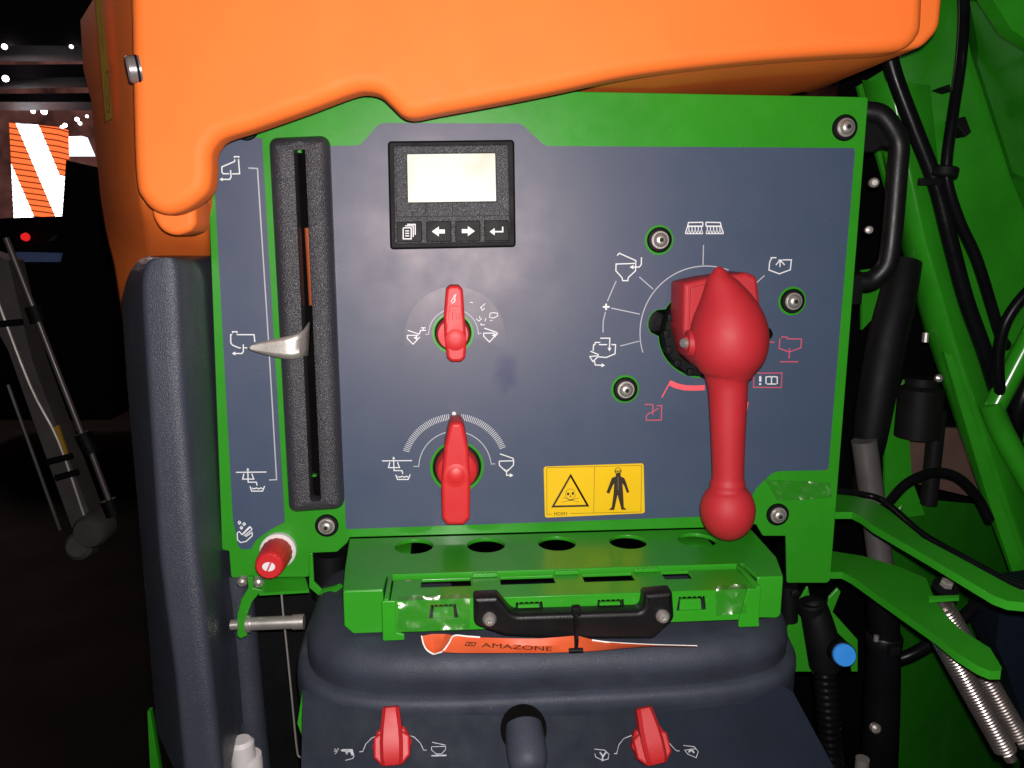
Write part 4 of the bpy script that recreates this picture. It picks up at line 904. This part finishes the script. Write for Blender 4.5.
b = MB(); slab(b, [P(929, 596, -.09), P(959, 595, -.09), P(959, 598, -.095), P(929, 600, -.095)], (0, 0, -.003)); b.build('spring_tab', 'green', ar2)
b = MB(); lathe(b, [(.006, -.012), (.006, .008), (.004, .009)], P(1018, 597, -.19), (1, .1, 0), 14); o = b.build('arm_bolt', 'steel'); tag(o, 'steel bolt end on the upper green link arm at the right edge', 'bolt')
def spring(a, c, R, wire, turns, label):
    a, c = Vector(a), Vector(c); ax = (c - a).normalized(); s = ax.orthogonal().normalized(); q = ax.cross(s); L = (c - a).length; n = 14; pts = []
    for i in range(int(turns * n) + 1):
        t = i / n * 2 * math.pi; pts.append(a + ax * (L * i / (turns * n)) + (s * math.cos(t) + q * math.sin(t)) * R)
    b = MB(); tube(b, pts, wire, 7, 0); tube(b, [a - ax * .008, a, c, c + ax * .01], R * .62, 10, 0)
    o = b.build('coil_spring', 'zinc'); return tag(o, label, 'spring', 'coil springs at the lower right')
spring(P(930, 618, -.085), P(1006, 751, -.125), .0098, .0015, 46, 'front steel coil spring reaching furthest down at lower right')
spring(P(943, 606, -.06), P(1020, 738, -.095), .0098, .0015, 46, 'rear steel coil spring starting below the bolt of the lower green arm')
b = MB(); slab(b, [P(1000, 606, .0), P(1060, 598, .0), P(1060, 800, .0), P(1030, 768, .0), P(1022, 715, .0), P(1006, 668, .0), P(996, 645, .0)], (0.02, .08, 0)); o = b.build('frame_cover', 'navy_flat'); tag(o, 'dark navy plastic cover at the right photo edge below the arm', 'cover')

def hose(name, pts, r, label, cat='hose', mt='hose', group=None, n=16):
    b = MB(); tube(b, pts, r, n, 6); o = b.build(name, mt); return tag(o, label, cat, group)
hose('hydraulic_hose', [P(885, 40, .10), P(896, 80, .10), P(915, 130, .098), P(936, 185, .096), P(950, 240, .096), P(966, 300, .098), P(984, 350, .10), P(998, 395, .11), P(1010, 430, .13)], .0092, 'thick black hose coming from under the orange tank corner')
hose('hydraulic_hose', [P(961, -30, .12), P(964, 10, .11), P(961, 60, .10), P(953, 115, .09), P(947, 160, .086), P(948, 185, .086), P(960, 222, .088), P(978, 262, .09), P(1000, 333, .10), P(1006, 345, .12)], .0062, 'thinner black hose running straight down from the top edge')
hose('hydraulic_hose', [P(1045, 275, .07), P(1022, 298, .075), P(1006, 322, .08), P(999, 350, .085), P(999, 380, .09), P(1003, 410, .10)], .0068, 'black hose curving in from the right edge behind the green brace')
hose('hydraulic_hose', [P(1040, 360, .15), P(1022, 400, .15), P(1012, 440, .16), P(1018, 480, .16), P(1045, 520, .16)], .0125, 'black hose passing behind the crossing of the green braces')
b = MB(); lathe(b, [(.013, -.006), (.0145, -.004), (.0145, .004), (.013, .006)], P(945, 172, .086), (.15, 0, 1), 20); box(b, tuple(P(920, 185, .082)), tuple(P(940, 178.5, .088)), .001); o = b.build('hose_clamp', 'rubber'); tag(o, 'black clamp binding the two hoses beside the grab handle', 'clamp')
b = MB(); vplate(b, [(953, 120), (966, 116), (972, 132), (966, 137)], .19, .02, .002, .002); o = b.build('hose_clip', 'rubber'); tag(o, 'small black clip right of the thinner hose, above the hose clamp', 'clip')
b = MB(); vplate(b, [(940, 88), (950, 84), (952, 92)], .19, .02, .001, .001); o = b.build('hose_clip', 'rubber'); tag(o, 'tiny pointed black clip left of the thinner hose, nearer the orange tank', 'clip')
hose('suction_hose', [P(905, 262, .14), P(898, 295, .13), P(887, 340, .12), P(877, 395, .115), P(870, 440, .115), P(868, 462, .12), P(864, 500, .13)], [.020, .022, .023, .0225, .020, .016, .016], 'wide black suction hose right beside the green panel edge', mt='rubber')
b = MB(); tube(b, [P(864, 440, .10), P(875, 520, .10), P(886, 610, .09), P(888, 650, .09)], .0150, 18, 4); o = b.build('grey_pipe', 'grey'); tag(o, 'grey pipe passing behind both green link arms', 'pipe')
b = MB(); lathe(b, [(.028, -.05), (.028, .015), (.020, .02), (.020, .03)], P(920, 400, .17), (0, 0, 1), 24); lathe(b, [(.011, -.13), (.011, .0)], P(938, 410, .165), (0, 0, 1), 16); o = b.build('filter_housing', 'grey_dark'); tag(o, 'dark grey filter cylinder behind the green post', 'filter')
b = MB(); lathe(b, [(.004, 0), (.004, .012)], P(925, 342, .14), (0, 0, 1), 10); o = b.build('filter_pin', 'steel'); tag(o, 'small bright steel pin standing above the dark filter cylinder', 'pin')
b = MB(); lathe(b, [(.005, 0), (.005, .004), (.002, .006)], P(938, 378, .135), (0, -1, 0), 10); o = b.build('filter_screw', 'steel'); tag(o, 'small round screw at the top edge of the dark filter cylinder', 'screw')
b = MB(); slab(b, [P(900, 425, .26), P(985, 430, .26), P(985, 500, .26), P(900, 480, .26)], (0, .01, 0)); o = b.build('guard_sheet', mat('brown_sheet', (.10, .055, .045), .6, var=.2)); tag(o, 'dull brown sheet seen through the gap behind the green post', 'sheet')
hose('black_cable', [P(875, 520, .03), P(893, 497, .05), P(910, 481, .06), P(935, 472, .07), P(958, 477, .07), P(977, 496, .07), P(990, 520, .07)], .0055, 'black cable arching above the upper green arm', 'cable')
hose('black_cable', [P(834, 490, .07), P(875, 497, .06), P(895, 510, .02), P(924, 535, -.04), P(972, 562, -.12), P(1006, 580, -.16), P(1040, 592, -.2)], .0038, 'black cable lying along the back edge of the upper green arm', 'cable')
hose('black_cable', [P(885, 663, .06), P(910, 655, .05), P(935, 640, .05), P(962, 618, .05), P(990, 592, .06)], .0075, 'black cable crossing behind the coil springs', 'cable')
b = MB(); tube(b, [P(882, 600, .06), P(884, 640, .055), P(882, 700, .05), P(878, 800, .04)], [.018, .019, .021, .022], 22, 5); vp = b.build('standpipe', 'hose'); tag(vp, 'stout black standpipe right of the blue cap', 'pipe')
b = MB(); q = P(884, 640, .055); lathe(b, [(.0205, -.008), (.0215, -.006), (.0215, .006), (.0205, .008)], q, (0, 0, 1), 24); box(b, (q.x - .008, q.y - .030, q.z - .006), (q.x + .004, q.y - .019, q.z + .006), .002); b.build('pipe_clamp', 'black', vp)
b = MB(); lathe(b, [(.003, 0), (.003, .007)], P(876, 641, .03), (0, 0, 1), 8); lathe(b, [(.006, 0), (.006, .006), (.003, .009)], P(874, 727, .02), (0, -1, .2), 12); lathe(b, [(.008, -.01), (.008, .01)], P(862, 766, .0), (0, 0, 1), 12); build_each(b, 'clamp_screw', 'steel', vp)
pts, rs = [], []
for i in range(90):
    t = i / 89; pts.append(P(822 + 12 * t, 640 + 150 * t, .02 - .03 * t)); rs.append(.0125 + .0012 * (i % 4 in (0, 1)))
b = MB(); tube(b, pts, rs, 18, 0); ch = b.build('corrugated_hose', 'hose'); tag(ch, 'black corrugated hose with coupling behind the blue cap', 'hose')
b = MB(); tube(b, [P(812, 602, .02), P(815, 612, .015), P(822, 640, .01), P(826, 665, .01)], [.0145, .0165, .019, .019], 22, 4); lathe(b, [(.0155, 0), (.0155, .012), (.013, .014)], P(812, 612, .015), (-.2, -.1, 1), 20); b.build('hose_coupling', 'rubber', ch)
b = MB(); lathe(b, [(.0125, .014), (.0125, .001), (.0118, 0), (.001, -.0006)], P(845, 655.5, -.03), (.18, 1, -.28), 32); o = b.build('blue_cap', 'blue'); tag(o, 'round bright blue cap in front of the black hoses', 'cap')
b = MB(); lathe(b, [(.0138, .004), (.0138, .022), (.010, .03)], P(845, 655.5, -.03), (.18, 1, -.28), 28); b.build('cap_collar', 'rubber', o)
b = MB(); vplate(b, [(787, 672), (787, 630), (800, 600), (808, 586), (811, 600), (806, 628), (812, 672)], .045, .004, .001, .001); vplate(b, [(829, 598), (838, 588), (841, 592), (833, 612), (858, 640), (858, 672), (852, 672), (850, 645), (826, 622)], .05, .004, .001, .001); o = b.build('forked_bracket', 'green'); tag(o, 'green forked bracket holding the black hose coupling', 'bracket')
b = MB(); tube(b, [P(789, 585, .02), P(789, 620, .02)], .010, 16); lathe(b, [(.005, 0), (.005, .005), (.003, .006)], P(794, 592, .006), (0, -1, 0), 12); o = b.build('rubber_bumper', 'rubber'); tag(o, 'black rubber bumper below the lower right panel corner', 'bumper')
b = MB(); slab(b, [P(845, 60, .48), P(1110, -60, .48), P(1110, 850, .48), P(770, 850, .48), P(780, 500, .48)], (0, .01, 0)); o = b.build('inner_wall', 'void'); tag(o, 'black inner machine wall behind the green frame', 'wall')

# ------------------------------------------------------------------ background hall at left
def flat_box(name, m, px, y, t, label, cat, group=None):
    b = MB(); slab(b, [P(a, c, y) for a, c in px], (0, t, 0)); o = b.build(name, m); return tag(o, label, cat, group)
flat_box('led_wall', 'led', [(9, 122), (58, 127), (61, 217), (14, 220)], 5.0, .15, 'tall glowing orange and white striped screen in the hall', 'screen')
flat_box('projection_screen', 'screen_glow', [(57, 137), (82, 136), (90, 155), (58, 155)], 6.0, .1, 'small bright white screen right of the striped screen', 'screen')
flat_box('truss', 'beam', [(-40, -40), (90, -40), (90, 46), (-40, 45)], 4.2, .4, 'broad black ceiling panel at the top left corner', 'truss', 'black hall trusses')
flat_box('truss', 'beam', [(-40, 65), (90, 64), (90, 77), (-40, 79)], 4.3, .3, 'upper thin black hall truss under the ceiling panel', 'truss', 'black hall trusses')
flat_box('truss', 'beam', [(-40, 94), (92, 93), (92, 102), (-40, 102)], 4.4, .3, 'lower thin black hall truss above the hall lamps', 'truss', 'black hall trusses')
flat_box('dark_vehicle', 'dark_machine', [(-40, 222), (8, 218), (62, 216), (66, 160), (85, 165), (98, 200), (110, 262), (110, 420), (-40, 420)], 3.6, .6, 'dark machine standing under the striped screen', 'machine')
b = MB(); lathe(b, [(.022, .0), (.018, .02), (.004, .03)], P(26, 237, 3.55), (0, -1, 0), 14); o = b.build('tail_lamp', 'tail_glow'); tag(o, 'small red tail lamp on the dark machine', 'lamp')
flat_box('wing_mirror', 'grey', [(48, 241), (55, 234), (57, 238), (52, 241)], 3.5, .03, 'small grey triangular mirror right of the red tail lamp', 'mirror')
flat_box('rear_window', mat('blue_glass_glow', (.10, .14, .30), .3, var=.5, vscale=8, emit=.12), [(-5, 254), (20, 252), (60, 253), (58, 262), (-5, 262)], 3.55, .03, 'bluish window strip with a faint added glow below the red tail lamp', 'window')  # faint emission added to the glass, which is no lamp
b = MB(); hall = [(55, 106, .9), (47, 105, .7), (32, 111, .6), (43, 111, .9), (76, 119, .6), (79, 123, .5), (64, 125, .6), (61, 127, .5), (86, 116, .4), (93, 190, .5), (3, 46, .6), (70, 46, .4), (4, 78, .7), (18, 103, .6)]
for i, (x, y, s) in enumerate(hall):
    b = MB(); lathe(b, [(.012 * s, 0), (.026 * s, .012), (.026 * s, .02)], P(x, y, 5.5 if 102 < y < 130 else 4.15), (0, 1, 0), 10); o = b.build('hall_lamp', 'lamp_glow'); tag(o, 'small glowing white hall lamp under the black trusses', 'lamp', 'glowing lamps in the hall')
# folded boom with hydraulic rod in the dark
fb = thing('folded_boom', P(60, 400, .9), 'grey slanting folded machine arm with polished rods in the dark at left', 'machine arm')
yb_ = .9
b = MB(); slab(b, [P(-20, 250, yb_), P(8, 260, yb_), P(32, 360, yb_), P(62, 440, yb_), P(92, 520, yb_), P(72, 528, yb_), P(40, 440, yb_), P(8, 350, yb_), P(-20, 300, yb_)], (0, .06, 0)); b.build('boom_profile', 'grey', fb)
b = MB(); tube(b, [P(-10, 280, yb_ - .01), P(30, 385, yb_ - .01), P(58, 440, yb_ - .01), P(84, 515, yb_ - .01)], .004, 8, 4); b.build('boom_edge', 'steel_dull', fb)
b = MB(); slab(b, [P(53, 428, yb_ - .012), P(58, 425, yb_ - .012), P(68, 455, yb_ - .012), P(63, 458, yb_ - .012)], (0, .006, 0)); b.build('boom_label', 'yellow_dull', fb)
for seg in ([(6, 238), (33, 307)], [(38, 321), (60, 378), (82, 434)], [(91, 452), (109, 500)]):
    b = MB(); tube(b, [P(x, y, yb_ - .06) for x, y in seg], .006, 12, 0); b.build('polished_rod', 'rod', fb)
b = MB()
for a, c in (((33, 306), (39, 322)), ((82, 433), (92, 453)), ((108, 500), (114, 515))): tube(b, [P(*a, yb_ - .06), P(*c, yb_ - .06)], .016, 14, 0)
for a, c in (((-10, 325), (22, 322)), ((48, 462), (72, 456)), ((56, 478), (78, 472))): tube(b, [P(*a, yb_ - .02), P(*c, yb_ - .02)], .007, 10, 0)
build_each(b, 'rod_clamp', 'rubber', fb)
b = MB(); lathe(b, [(.036, 0), (.036, .05), (.03, .06)], P(100, 524, yb_), (0, -1, 0), 24); lathe(b, [(.03, 0), (.03, .03), (.022, .04)], P(85, 545, yb_), (0, -1, .3), 24); build_each(b, 'pivot_boss', 'grey', fb)
b = MB(); tube(b, [P(8, 385, 1.0), P(35, 460, 1.0), P(60, 530, 1.0)], .004, 8, 4); b.build('boom_cable', 'grey', fb)

for o in list(bpy.data.objects):
    if '_org' in o: del o['_org']
